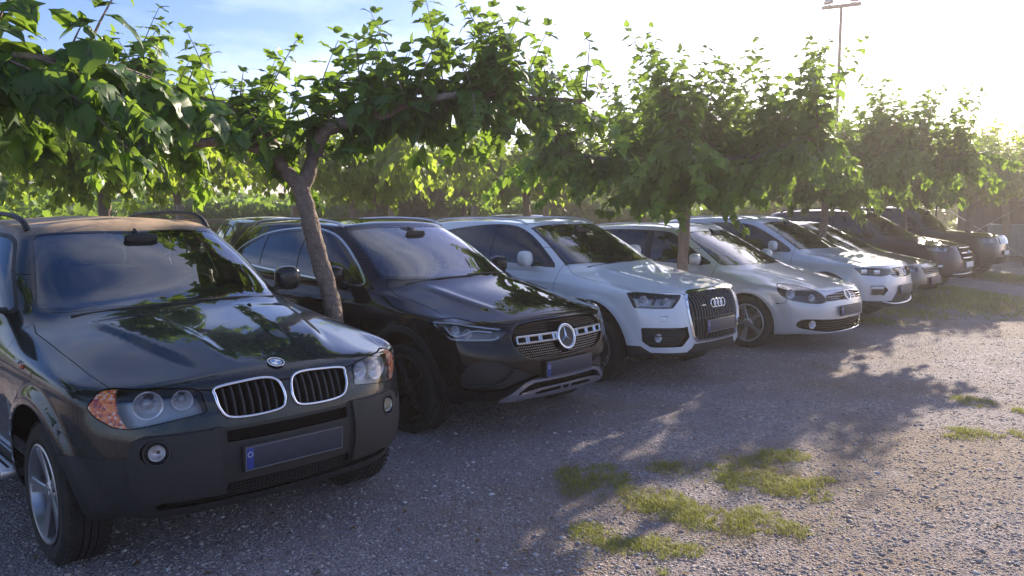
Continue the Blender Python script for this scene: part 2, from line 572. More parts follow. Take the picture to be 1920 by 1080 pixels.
def base_cage():
    """rings (bottom to roof) x columns (front centre round the side to rear centre), half a generic tall hatchback 4.5 m long"""
    xs = [-.42, -.85, -1.27, -1.75, -2.45, -3.10, -3.60, -4.05]           # side stations, columns 4..11

    def ring(xf, w, zf, zs, zr, xr=-4.5, yin=0.0, bow=(0.02, .085, .26), zc=None):
        pts = [(xf, 0, zf), (xf - bow[0], .32, zf), (xf - bow[1], .60, zf), (xf - bow[2], w - .10, zf if zc is None else zc)]
        for i, x in enumerate(xs):
            ww = w - (.025 if i == 0 else .0) - (.02 if i == 7 else 0)
            t = i / 7
            pts.append((x, ww, zs if i > 0 else (zs * .6 + zf * .4)))
        pts += [(xr + .14, w - .17, zr), (xr + .03, .42, zr), (xr, 0, zr)]
        return [(x, max(0, y - yin) if y > 0 else 0, z) for x, y, z in pts]
    G = []
    G.append(ring(-.14, .74, .24, .26, .30, -4.36))
    G.append(ring(-.045, .845, .215, .235, .28, -4.44))
    G.append(ring(-.005, .890, .37, .37, .42))
    G.append(ring(0, .910, .55, .54, .56))
    G.append(ring(-.015, .920, .70, .70, .70))
    G.append(ring(-.045, .918, .82, .84, .84, -4.48))
    G.append(ring(-.10, .900, .915, .945, .96, -4.46, bow=(.02, .07, .22), zc=.905))
    r7 = [(-.22, 0, .965), (-.24, .28, .96), (-.30, .52, .95), (-.42, .70, .94), (-.60, .79, .962), (-.92, .83, .99), (-1.29, .852, 1.005)]
    r7 += [(-1.75, .872, 1.005), (-2.45, .885, 1.01), (-3.1, .885, 1.02), (-3.6, .875, 1.03), (-4.02, .845, 1.04), (-4.32, .70, 1.05), (-4.41, .40, 1.05), (-4.43, 0, 1.05)]
    G.append(r7)
    r8 = [(-.75, 0, 1.055), (-.76, .25, 1.052), (-.80, .46, 1.045), (-.86, .60, 1.035), (-.95, .70, 1.03), (-1.13, .77, 1.035), (-1.38, .815, 1.045)]
    r8 += [(-1.77, .85, 1.045), (-2.45, .865, 1.05), (-3.1, .865, 1.06), (-3.6, .852, 1.075), (-4.0, .82, 1.09), (-4.28, .67, 1.10), (-4.36, .38, 1.10), (-4.38, 0, 1.10)]
    G.append(r8)
    r9 = [(-1.22, 0, 1.120), (-1.23, .22, 1.119), (-1.26, .42, 1.115), (-1.31, .56, 1.108), (-1.38, .66, 1.10), (-1.47, .73, 1.09), (-1.58, .785, 1.083)]
    r9 += [(-1.84, .828, 1.078), (-2.46, .842, 1.083), (-3.1, .84, 1.095), (-3.58, .825, 1.115), (-3.96, .785, 1.14), (-4.22, .64, 1.155), (-4.30, .36, 1.16), (-4.32, 0, 1.16)]
    G.append(r9)
    r11 = [(-2.0, 0, 1.575), (-2.005, .19, 1.573), (-2.02, .35, 1.567), (-2.045, .46, 1.558), (-2.08, .53, 1.548), (-2.13, .575, 1.54), (-2.20, .605, 1.538)]
    r11 += [(-2.42, .635, 1.552), (-2.80, .648, 1.562), (-3.2, .642, 1.556), (-3.55, .625, 1.54), (-3.82, .59, 1.52), (-4.0, .49, 1.515), (-4.05, .28, 1.525), (-4.06, 0, 1.53)]
    r10 = []
    for a, b in zip(r9, r11):
        m = [(a[i] + b[i]) / 2 for i in range(3)]
        r10.append((m[0], m[1] + (.022 if m[1] > .3 else 0), m[2] + .012))
    G.append(r10)
    G.append(r11)
    r12 = [(-2.10, 0, 1.612), (-2.105, .175, 1.610), (-2.12, .32, 1.605), (-2.14, .42, 1.598), (-2.17, .485, 1.59), (-2.21, .53, 1.585), (-2.27, .558, 1.584)]
    r12 += [(-2.46, .585, 1.598), (-2.80, .598, 1.608), (-3.2, .59, 1.602), (-3.52, .57, 1.586), (-3.76, .53, 1.568), (-3.90, .44, 1.565), (-3.95, .25, 1.572), (-3.96, 0, 1.576)]
    G.append(r12)
    cx = [-2.25, -2.27, -2.30, -2.34, -2.40, -2.47, -2.56, -2.70, -2.95, -3.2, -3.40, -3.55, -3.65, -3.71, -3.74]

    def roofz(x):
        t = (x + 2.9) / .9
        return 1.642 - .022 * t * t
    r13 = [((a[0] + c) / 2, a[1] * .5, (roofz((a[0] + c) / 2) * .62 + a[2] * .38)) for a, c in zip(r12, cx)]
    G.append(r13)
    G.append([(c, 0, roofz(c)) for c in cx])
    return np.array(G)


def warp(G, xmap, zmap, wscale=1.0, gh=1.03, lift=.09):
    xa = np.array(sorted(xmap)); za = np.array(sorted(zmap))
    G = G.copy()
    G[..., 0] = np.interp(G[..., 0], xa[:, 0], xa[:, 1])
    G[..., 2] = np.interp(G[..., 2], za[:, 0], za[:, 1])
    G[..., 1] *= wscale
    G[9:13, :, 1] *= gh                                      # width of the glasshouse
    for k, dz in ((0, lift), (1, lift), (2, lift * .75), (3, lift * .25)):      # front overhang rises off the ground
        G[k, :4, 2] += dz
        G[k, 4, 2] += dz * .6
    return G


def area2(q):
    return sum(q[i - 1][0] * q[i][1] - q[i][0] * q[i - 1][1] for i in range(len(q)))


class Shell:
    """dense half body (y >= 0) that can be cut along outlines drawn in a projection"""

    def __init__(s, G, nj=8, nk=8, alpha=.45, deform=None):
        J, K = G.shape[1], G.shape[0]
        mir = np.array([1, -1, 1.0])
        ringfull = np.concatenate([G, G[:, -2:0:-1] * mir], axis=1)                    # closed rings
        C = np.swapaxes(spline_fit(np.swapaxes(ringfull, 0, 1), alpha, True), 0, 1)
        # over the roof each column runs on into its own mirror image
        full = np.concatenate([C, (C[:-1] * mir)[::-1]], axis=0)
        full = spline_fit(full, alpha, False)
        A = spline_eval(full, nk, False)[: (K - 1) * nk + 1]                             # up to the centre line
        B = np.swapaxes(spline_eval(np.swapaxes(A, 0, 1), nj, True), 0, 1)
        B = B[:, : (J - 1) * nj + 1]
        B[:, 0, 1] = 0; B[:, -1, 1] = 0; B[-1, :, 1] = 0
        B[..., 1] = np.maximum(B[..., 1], 0)
        if deform is not None:
            B = deform(B.reshape(-1, 3)).reshape(B.shape)
            B[:, 0, 1] = 0; B[:, -1, 1] = 0; B[-1, :, 1] = 0
        s.grid = B
        a, b = B.shape[:2]
        # normals with mirrored neighbours
        du = np.zeros_like(B); dv = np.zeros_like(B)
        E = np.concatenate([(B[:, 1:2] * mir), B, (B[:, -2:-1] * mir)], axis=1)
        du = E[:, 2:] - E[:, :-2]
        E = np.concatenate([2 * B[:1] - B[1:2], B, B[-2:-1] * mir], axis=0)
        dv = E[2:] - E[:-2]
        N = np.cross(dv, du)
        N /= np.linalg.norm(N, axis=2, keepdims=True) + 1e-12
        mid = N[a // 4, b // 2]
        if mid[1] < 0:
            N = -N
        s.V = B.reshape(-1, 3).copy(); s.N = N.reshape(-1, 3).copy()
        s.N[:, :] = s.N
        s.F = []
        for i in range(a - 1):
            for j in range(b - 1):
                q = (i * b + j, i * b + j + 1, (i + 1) * b + j + 1, (i + 1) * b + j)
                s.F.append(q)
        # drop degenerate, orient outward
        s.V = list(map(tuple, s.V)); s.N = list(map(tuple, s.N))
        s.T = ['body'] * len(s.F)
        V = np.array(s.V)
        f0 = s.F[(a // 4) * (b - 1) + b // 2]
        n = np.cross(V[f0[1]] - V[f0[0]], V[f0[2]] - V[f0[0]])
        if n[1] < 0:
            s.F = [f[::-1] for f in s.F]

    def cut(s, frame, poly, newtag, src='body', facing=0.03, cond=None):
        ax, bx, d = (np.array(v, float) for v in frame)
        poly = np.array(poly, float)
        lo, hi = poly.min(0) - .002, poly.max(0) + .002
        V = np.array(s.V); N = np.array(s.N)
        Q = np.stack([V @ ax, V @ bx], 1)
        srcs = (src,) if isinstance(src, str) else src
        flat = np.fromiter((v for f in s.F for v in f), int)
        ln = np.fromiter((len(f) for f in s.F), int)
        st = np.concatenate([[0], np.cumsum(ln)[:-1]])
        q = Q[flat]
        mn, mx = np.minimum.reduceat(q, st), np.maximum.reduceat(q, st)
        fn = np.add.reduceat(N[flat] @ d, st) / ln
        ok = (mx[:, 0] >= lo[0]) & (mn[:, 0] <= hi[0]) & (mx[:, 1] >= lo[1]) & (mn[:, 1] <= hi[1]) & (fn > facing)
        cand = [i for i in np.nonzero(ok)[0] if s.T[i] in srcs and (cond is None or cond(V[list(s.F[i])].mean(0)))]
        cand = [i for i in cand if abs(area2(Q[list(s.F[i])].tolist())) > 2e-8]
        if not cand:
            return
        loc = {}
        for i in cand:
            for v in s.F[i]:
                loc.setdefault(v, len(loc))
        gl = list(loc)
        co = [Vector(Q[v]) for v in gl]
        ql = {v: (float(Q[v, 0]), float(Q[v, 1])) for v in gl}
        fc = []
        for i in cand:                                       # the triangulator wants counter-clockwise faces
            fc.append([loc[v] for v in (s.F[i] if area2([ql[v] for v in s.F[i]]) > 0 else s.F[i][::-1])])
        n0 = len(co)
        m = len(poly)
        co += [Vector(p) for p in poly]
        ed = [(n0 + i, n0 + (i + 1) % m) for i in range(m)]
        vo, eo, fo, ov, oe, of = delaunay_2d_cdt(co, ed, fc, 3, 1e-6)
        vo = np.array([tuple(v) for v in vo])
        gid = [None] * len(vo)
        for i, o in enumerate(ov):
            for k in o:
                if k < n0:
                    gid[i] = gl[k]
                    break
        nf, nt = [], []
        vl = vo.tolist()
        cen = np.array([np.add.reduce(vo[list(f)]) / len(f) for f in fo]) if fo else np.zeros((0, 2))
        ins = in_poly(cen, poly)
        bb = np.concatenate([mn[cand], mx[cand]], axis=1)
        for fi, f in enumerate(fo):
            own = [k for k in of[fi] if k < len(cand)]
            if not own:
                continue
            if len(own) > 1:                                  # keep the face that really holds this cell
                cx, cy = cen[fi]
                hit = [k for k in own if bb[k, 0] <= cx <= bb[k, 2] and bb[k, 1] <= cy <= bb[k, 3] and in_poly(cen[fi][None], [ql[v] for v in s.F[cand[k]]])[0]]
                if not hit:
                    continue
                own = hit
            src_f = s.F[cand[own[0]]]
            for v in f:
                if gid[v] is None:
                    p, nn = s._interp(src_f, Q, V, N, vo[v])
                    gid[v] = len(s.V)
                    s.V.append(tuple(p)); s.N.append(tuple(nn))
            g = [gid[v] for v in f]
            # orientation as the source face
            if area2([vl[v] for v in f]) * area2([ql[v] for v in src_f]) < 0:
                g = g[::-1]
            nf.append(tuple(g)); nt.append(newtag if ins[fi] else s.T[cand[own[0]]])
        cs = set(cand)
        s.F = [f for i, f in enumerate(s.F) if i not in cs] + nf
        s.T = [t for i, t in enumerate(s.T) if i not in cs] + nt

    @staticmethod
    def _interp(f, Q, V, N, p):
        best = None
        for tri in ((0, 1, 2), (0, 2, 3)) if len(f) == 4 else [(0, i, i + 1) for i in range(1, len(f) - 1)]:
            a, b, c = (f[k] for k in tri)
            M = np.array([[Q[b][0] - Q[a][0], Q[c][0] - Q[a][0]], [Q[b][1] - Q[a][1], Q[c][1] - Q[a][1]]])
            dt = np.linalg.det(M)
            if abs(dt) < 1e-14:
                continue
            u, v = np.clip(np.linalg.solve(M, np.array(p) - Q[a]), -.1, 1.1)
            w = min(u, v, 1 - u - v)
            if best is None or w > best[0]:
                best = (w, a, b, c, u, v)
        if best is None:
            return V[f[0]], N[f[0]]
        _, a, b, c, u, v = best
        n = N[a] * (1 - u - v) + N[b] * u + N[c] * v
        return V[a] * (1 - u - v) + V[b] * u + V[c] * v, n / (np.linalg.norm(n) + 1e-12)

    def panel(s, frame, poly, newtag, gap=.004, src='body', cond=None):
        s.cut(frame, grow(poly, gap), 'seam', src, cond=cond)
        s.cut(frame, poly, newtag, 'seam', cond=cond)

    def patch(s, tg):
        """arrays of one tag: V, N, F"""
        tags = (tg,) if isinstance(tg, str) else tg
        fs = [f for f, t in zip(s.F, s.T) if t in tags]
        used = {}
        for f in fs:
            for v in f:
                used.setdefault(v, len(used))
        V = np.array([s.V[v] for v in used]).reshape(-1, 3); N = np.array([s.N[v] for v in used]).reshape(-1, 3)
        return V, N, [tuple(used[v] for v in f) for f in fs]

    def has(s, tg):
        return tg in s.T


def mirror_join(V, N, F):
    """half patch -> whole patch across y = 0"""
    n = len(V)
    on = np.abs(V[:, 1]) < 1e-6
    mp = np.arange(n)
    extra, k = [], n
    for i in range(n):
        if not on[i]:
            mp[i] = k; k += 1; extra.append(i)
    V2 = np.concatenate([V, V[extra] * [1, -1, 1]]) if extra else V
    N2 = np.concatenate([N, N[extra] * [1, -1, 1]]) if extra else N
    N2 = N2.copy(); N2[:n][on] *= [1, 0, 1]
    N2 /= np.linalg.norm(N2, axis=1, keepdims=True) + 1e-12
    F2 = list(F) + [tuple(mp[v] for v in f)[::-1] for f in F]
    return V2, N2, F2


def flip_y(V, N, F):
    return V * [1, -1, 1], N * [1, -1, 1], [f[::-1] for f in F]


def boundary_loops(F):
    ed = {}
    for f in F:
        for a, b in zip(f, f[1:] + f[:1]):
            ed[(a, b)] = 1
    nxt = {}
    for a, b in ed:
        if (b, a) not in ed:
            nxt.setdefault(a, []).append(b)
    loops = []
    while nxt:
        st = next(iter(nxt))
        lp, cur = [st], st
        while True:
            n = nxt[cur].pop()
            if not nxt[cur]:
                del nxt[cur]
            if n == st:
                break
            lp.append(n)
            cur = n
            if cur not in nxt:
                break
        loops.append(lp)
    return loops


def shell_part(name, patch, mats, parent, offset=0.0, thick=0.0, smooth=True):
    """patch placed along its normals; thick > 0 adds walls running inward round its border"""
    V, N, F = patch
    if len(F) == 0:
        return None
    V = V + N * offset
    F = list(F)
    nn = N
    if thick:
        V0 = V
        for lp in boundary_loops(list(patch[2])):
            m = len(lp)
            o = len(V)
            top = V0[lp]; bot = top - N[lp] * thick
            V = np.concatenate([V, top, bot])
            # wall normals point outward in the surface plane
            t = np.roll(top, -1, 0) - np.roll(top, 1, 0)
            wn_ = np.cross(t, N[lp]); wn_ /= np.linalg.norm(wn_, axis=1, keepdims=True) + 1e-12
            nn = np.concatenate([nn, wn_, wn_])
            for i in range(m):
                j = (i + 1) % m
                F.append((o + j, o + i, o + m + i, o + m + j))
    me = mesh(name, V, F, mats, smooth=smooth, normals=nn)
    return new_obj(name, me, parent)

# ------------------------------------------------------------------ the parked cars: where they stand and their main proportions
# x / z: how stations of the generic body map to this car (nose, front axle, windscreen foot, windscreen head, rear axle, tail)
CARS = dict(
    green_suv=dict(name='green_suv', label='dark green-black SUV with dusty roof, twin chrome-ringed grilles and amber lamps, nearest the camera', pos=(-1.0587, 3.7663, -45.1), w=1.0, fw=-.775, rw=-3.57, tyre=.345, track=.905,
                   x=[(-4.5, -4.565), (-3.6, -3.6), (-2.0, -2.02), (-1.22, -1.25), (-.85, -.80), (0, 0)],
                   z=[(0, 0), (.235, .24), (.55, .55), (.915, .90), (1.12, 1.15), (1.642, 1.645)]),
    black_suv=dict(name='black_suv', label='glossy black SUV with round star badge and silver lower lip, beside the dark green SUV', gh=1.04, pos=(.4286, 5.9397, -44.3), w=.99, fw=-.87, rw=-3.60, tyre=.345, track=.895,
                   x=[(-4.5, -4.41), (-3.6, -3.6), (-2.0, -1.98), (-1.22, -1.15), (-.85, -.87), (0, 0)],
                   z=[(0, 0), (.235, .22), (.55, .53), (.915, .87), (1.12, 1.12), (1.642, 1.60)]),
    white_suv=dict(name='white_suv', label='white SUV with tall vertical-barred grille and four linked rings, beside the black SUV', pos=(2.02, 7.69, -45.0), w=.99, fw=-.88, rw=-3.49, tyre=.34, track=.895,
                   x=[(-4.5, -4.385), (-3.6, -3.49), (-2.0, -1.9), (-1.22, -1.1), (-.85, -.88), (0, 0)],
                   z=[(0, 0), (.235, .22), (.55, .53), (.915, .90), (1.12, 1.12), (1.642, 1.585)]),
    silver_wagon=dict(name='silver_wagon', label='low silver estate car with rounded headlamps, between the white SUV and the pale crossover', lift=.05, pos=(4.09, 9.53, -46.8), w=.965, fw=-.88, rw=-3.455, tyre=.315, track=.87,
                      x=[(-4.5, -4.534), (-3.6, -3.45), (-2.0, -2.05), (-1.22, -1.15), (-.85, -.88), (0, 0)],
                      z=[(0, 0), (.235, .17), (.55, .46), (.915, .73), (1.12, 1.0), (1.642, 1.49)]),
    pale_suv=dict(name='pale_crossover', label='pale silver crossover with boxed daytime lamps in its front corners, fifth in the row', pos=(5.79, 11.62, -43.0), w=.985, fw=-.84, rw=-3.43, tyre=.33, track=.89,
                  x=[(-4.5, -4.234), (-3.6, -3.43), (-2.0, -1.95), (-1.22, -1.1), (-.85, -.84), (0, 0)],
                  z=[(0, 0), (.235, .2), (.55, .52), (.915, .87), (1.12, 1.08), (1.642, 1.565)]),
    maroon_suv=dict(name='maroon_suv', label='dark maroon SUV with three chrome grille bars, parked in front of the boxy dark SUV', lift=.12, pos=(9.21, 15.97, -44.0), w=.995, fw=-.88, rw=-3.57, tyre=.34, track=.9,
                    x=[(-4.5, -4.52), (-3.6, -3.6), (-2.0, -2.0), (-1.22, -1.15), (-.85, -.88), (0, 0)],
                    z=[(0, 0), (.235, .22), (.55, .55), (.915, .93), (1.12, 1.14), (1.642, 1.67)]),
)

# ------------------------------------------------------------------ car building
from mathutils.bvhtree import BVHTree
Q2 = math.sqrt(.5)
SIDE = ((1, 0, 0), (0, 0, 1), (0, 1, 0))
FRONT = ((0, 1, 0), (0, 0, 1), (1, 0, 0))
TOP = ((1, 0, 0), (0, 1, 0), (0, 0, 1))
DIAG = ((-Q2, Q2, 0), (0, 0, 1), (Q2, Q2, 0))
WSF = ((0, 1, 0), (-.80, 0, .60), (.60, 0, .80))
RWF = ((0, 1, 0), (.60, 0, .80), (-.80, 0, .60))


def to2(frame, pts):
    a, b = np.array(frame[0]), np.array(frame[1])
    return [(float(np.dot(p, a)), float(np.dot(p, b))) for p in pts]


def smooth_open(pts, n=5):
    return [tuple(v)[:2] for v in catmull([(*p, 0) for p in pts], n)]


def smooth_closed(pts, n=4):
    return [tuple(v)[:2] for v in catmull([(*p, 0) for p in pts], n, True)]


def components(pt, least=3):
    """connected pieces of a patch"""
    V, N, F = pt
    comp = list(range(len(V)))

    def find(i):
        while comp[i] != i:
            comp[i] = comp[comp[i]]; i = comp[i]
        return i
    for f in F:
        for v in f[1:]:
            comp[find(v)] = find(f[0])
    groups = {}
    for f in F:
        groups.setdefault(find(f[0]), []).append(f)
    out = []
    for g in groups.values():
        if len(g) < least:
            continue
        u = {}
        for f in g:
            for v in f:
                u.setdefault(v, len(u))
        ids = list(u)
        out.append((V[ids], N[ids], [tuple(u[v] for v in f) for f in g]))
    return out


class CarBody:
    def __init__(s, key, nj=8, nk=8, deform=None, spec=None):
        s.sp = sp = spec or CARS[key]
        G = warp(base_cage(), sp['x'], sp['z'], sp['w'], sp.get('gh', 1.03), sp.get('lift', .09))
        if 'cage' in sp:
            sp['cage'](G)
        s.S = Shell(G, nj, nk, deform=deform)
        V, N, F = mirror_join(np.array(s.S.V), np.array(s.S.N), list(s.S.F))
        s.bvh = BVHTree.FromPolygons([tuple(v) for v in V], F)
        x, y, a = sp['pos']
        s.root = empty(sp['name'], (x, y, 0), R(a), sp['label'], 'car', 'cars parked in a row' if sp.get('row', True) else None)

    def wx(s, x):
        xa = np.array(sorted(s.sp['x'])); return float(np.interp(x, xa[:, 0], xa[:, 1]))

    def wz(s, z):
        za = np.array(sorted(s.sp['z'])); return float(np.interp(z, za[:, 0], za[:, 1]))

    def surf(s, frame, pts, off=0.0, sgn=1):
        """points and normals on the body under 2D points of a projection"""
        a, b, d = (Vector(v) for v in frame)
        out = []
        for u, v in pts:
            o = a * u + b * v + d * 8
            loc, nor, i, dist = s.bvh.ray_cast(o, -d)
            if loc is None:
                loc, nor, i, dist = s.bvh.find_nearest(a * u + b * v)
            if nor.dot(d) < 0:
                nor = -nor
            p = loc + nor * off
            if sgn < 0:
                p.y = -p.y; nor = Vector((nor.x, -nor.y, nor.z))
            out.append((p, nor))
        return out

    def pts(s, frame, pts, off=0.0, sgn=1):
        return [p for p, n in s.surf(frame, pts, off, sgn)]

    def part(s, name, tg, mat, offset=0.0, thick=0.0, pair=False, parent=None, split=False):
        """a cut-out of the body as a part; pair: one on each side"""
        pt = s.S.patch(tg)
        if len(pt[2]) == 0:
            print('EMPTY PART', name, tg)
            return []
        if split:
            out = []
            for q in components(pt if pair else mirror_join(*pt)):
                for w in ((q, flip_y(*q)) if pair else (q,)):
                    out.append(shell_part(name, w, mat, parent or s.root, offset, thick))
            return out
        if pair:
            return [shell_part(name, pt, mat, parent or s.root, offset, thick),
                    shell_part(name, flip_y(*pt), mat, parent or s.root, offset, thick)]
        return [shell_part(name, mirror_join(*pt), mat, parent or s.root, offset, thick)]

    def recess(s, name, tg, mat, depth, pair=False, parent=None):
        return s.part(name, tg, mat, offset=-depth, thick=-depth, pair=pair, parent=parent)


def both(name, mb, mats, parents, auto=40, smooth=False):
    """build a collected shape on the left (y > 0) and its mirror image on the right"""
    out = []
    ps = parents if isinstance(parents, (list, tuple)) else (parents, parents)
    for sg, par in zip((1, -1), ps):
        m = MB()
        m.V = [(v[0], v[1] * sg, v[2]) for v in mb.V]
        m.F = [f if sg > 0 else tuple(f[::-1]) for f in mb.F]
        m.M = list(mb.M)
        out.append(m.build(name, mats, par, auto=auto))
    return out


def superell(c, r, e1=.5, e2=.5, n=14, m=20, rot=None):
    """rounded block: superellipsoid"""
    V, F = [], []
    f = lambda w, e: math.copysign(abs(w) ** e, w)
    for i in range(n + 1):
        ph = -math.pi / 2 + math.pi * i / n
        for j in range(m):
            th = 2 * math.pi * j / m
            v = Vector((r[0] * f(math.cos(ph), e1) * f(math.cos(th), e2), r[1] * f(math.cos(ph), e1) * f(math.sin(th), e2), r[2] * f(math.sin(ph), e1)))
            if rot is not None:
                v = rot @ v
            V.append(v + Vector(c))
    for i in range(n):
        for j in range(m):
            j2 = (j + 1) % m
            F.append((i * m + j, i * m + j2, (i + 1) * m + j2, (i + 1) * m + j))
    return V, F


def ring_tube(mb, c, r, rad, n=28, k=6, nor=(1, 0, 0), up=(0, 0, 1), sx=1.0, m=0):
    nor = Vector(nor).normalized(); up = Vector(up)
    a = (up - nor * up.dot(nor)).normalized(); b = nor.cross(a)
    V, F = [], []
    for i in range(n):
        t = 2 * math.pi * i / n
        e = a * math.cos(t) + b * math.sin(t) * sx
        for j in range(k):
            u = 2 * math.pi * j / k
            V.append(Vector(c) + e * (r + rad * math.cos(u)) + nor * rad * math.sin(u))
    for i in range(n):
        for j in range(k):
            i2, j2 = (i + 1) % n, (j + 1) % k
            F.append((i * k + j, i2 * k + j, i2 * k + j2, i * k + j2))
    mb.add(V, F, m)


def disc(mb, c, r, nor, thick=.006, n=28, m=0):
    nor = Vector(nor).normalized()
    a = Vector((0, 0, 1)); a = (a - nor * a.dot(nor)).normalized(); b = nor.cross(a)
    P = [(r * math.cos(2 * math.pi * i / n), r * math.sin(2 * math.pi * i / n)) for i in range(n)]
    mb.prism(P, lambda u, v, d: Vector(c) + b * u + a * v + nor * d, 0, thick, m)


# ---- wheels
def make_wheel(tyre_r, rim_r, width, style, rim_mat, face_mat=None):
    """meshes of one wheel, outer face towards +y at y = 0; returns dict of mesh data"""
    D = {}
    mb = MB()
    w = width
    sw = tyre_r - rim_r
    mb.lathe([(rim_r - .004, -w + .02), (rim_r + .25 * sw, -w + .003), (rim_r + .6 * sw, -w), (tyre_r - .022, -w + .012), (tyre_r - .006, -w + .03), (tyre_r - .002, -w + .06),
              (tyre_r - .002, -w * .66), (tyre_r - .010, -w * .655), (tyre_r - .010, -w * .625), (tyre_r, -w * .62),
              (tyre_r, -w * .52), (tyre_r - .010, -w * .515), (tyre_r - .010, -w * .485), (tyre_r, -w * .48),
              (tyre_r, -w * .38), (tyre_r - .010, -w * .375), (tyre_r - .010, -w * .345), (tyre_r - .002, -w * .34), (tyre_r - .002, -.06),
              (tyre_r - .006, -.03), (tyre_r - .022, -.012), (rim_r + .62 * sw, 0), (rim_r + .25 * sw, -.003), (rim_r + .02, -.010), (rim_r - .004, -.016)], 56)
    # shoulder blocks of the tread
    for k in range(56):
        a = 2 * math.pi * (k + .5) / 56
        for y0 in (-.035, -w + .035):
            c = Vector((math.cos(a) * (tyre_r - .004), y0, math.sin(a) * (tyre_r - .004)))
            mb.box(c, (.012, .030, .020), Matrix.Rotation(-a, 3, 'Y'))
    D['tyre'] = (mb, ['rubber'], 30)
    mb = MB()
    r = rim_r
    mb.lathe([(r + .006, -.010), (r + .008, -.004), (r, .000), (r - .010, -.004), (r - .016, -.022), (r - .022, -.06), (r - .030, -.17), (r - .012, -.19), (r + .004, -.2)], 56)
    hub = .052
    mb.lathe([(.001, -.020), (.028, -.020), (.030, -.024), (hub, -.028), (hub + .012, -.040), (hub + .010, -.10)], 28)
    for k in range(5):
        a = 2 * math.pi * k / 5 + .3
        c = Vector((math.cos(a) * .040, -.027, math.sin(a) * .040))
        ring = MB(); ring.lathe([(.001, .003), (.007, .003), (.008, -.004)], 8)
        mb.add([Vector(v) + c for v in ring.V], ring.F)
    n = 5
    spokes = []
    if style == 'double':
        for k in range(n):
            a = 2 * math.pi * k / n + math.pi / 2
            spokes += [(a, -.16, -.13, .030, .024), (a, .16, .13, .030, .024)]
    elif style == 'split':
        for k in range(n):
            a = 2 * math.pi * k / n + math.pi / 2
            spokes += [(a, -.05, -.115, .05, .040), (a, .05, .115, .05, .040)]
    elif style == 'wide':
        for k in range(n):
            a = 2 * math.pi * k / n + math.pi / 2
            spokes += [(a, 0, 0, .062, .088)]
    else:
        for k in range(7):
            spokes += [(2 * math.pi * k / 7, 0, 0, .034, .034)]
    for a, d0, d1, w0, w1 in spokes:
        V, F = [], []
        steps = 6
        for i in range(steps + 1):
            t = i / steps
            rr = hub * .8 + (r - .008 - hub * .8) * t
            dd = (d0 * (1 - t) + d1 * t)
            an = a + dd * (1.0 if style == 'double' else .9 * t)
            if style == 'double':
                an = a + dd * (.55 + .45 * t) * min(1, .075 / max(rr, .05) + .45)
            ww = (w0 * (1 - t) + w1 * t) / 2
            y = -.030 + .022 * t ** 1.6
            e = Vector((math.cos(an), 0, math.sin(an))); tn = Vector((-math.sin(an), 0, math.cos(an)))
            for u, yy in ((-ww, y - .006), (-ww * .75, y), (ww * .75, y), (ww, y - .006), (ww * .8, y - .035), (-ww * .8, y - .035)):
                p = e * rr + tn * u
                V.append((p.x, yy, p.z))
        for i in range(steps):
            for j in range(6):
                j2 = (j + 1) % 6
                F.append((i * 6 + j, i * 6 + j2, (i + 1) * 6 + j2, (i + 1) * 6 + j))
        mb.add(V, F, 0)
    D['rim'] = (mb, [rim_mat], 35)
    mb = MB()
    mb.lathe([(.05, -.085), (.148, -.085), (.150, -.090), (.150, -.105), (.05, -.107)], 40)
    D['brake_disc'] = (mb, ['brake_metal'], 40)
    mb = MB()
    a = 2.4
    mb.box((math.cos(a) * .135, -.085, math.sin(a) * .135), (.075, .07, .16), Matrix.Rotation(-a, 3, 'Y'), bev=.012)
    D['brake_caliper'] = (mb, ['grey_plastic'], 40)
    out = {}
    for k, (mb, mats, au) in D.items():
        tmp = mb.build(k, mats, auto=au)
        out[k] = tmp.data
        bpy.data.objects.remove(tmp)
    return out


def add_wheels(B, style, rim_mat, rim_r, turn=0.0, width=.225):
    sp = B.sp
    W = make_wheel(sp['tyre'], rim_r, width, style, rim_mat)
    for x, front in ((sp['fw'], True), (sp['rw'], False)):
        for sg in (1, -1):
            e = new_obj('wheel', None, B.root)
            e.empty_display_size = .05
            e.location = (x, sg * sp['track'], sp['tyre'] - .006)
            ang = (0 if sg > 0 else math.pi)
            e.rotation_euler = (0, .35 * (1 if front else .8), ang + (turn if front else 0))
            for k, me in W.items():
                new_obj(k, me, e)


def box_part(name, c, size, mat, parent, bev=.01, rot=None):
    mb = MB(); mb.box(c, size, rot, bev)
    return mb.build(name, [mat], parent, auto=35)


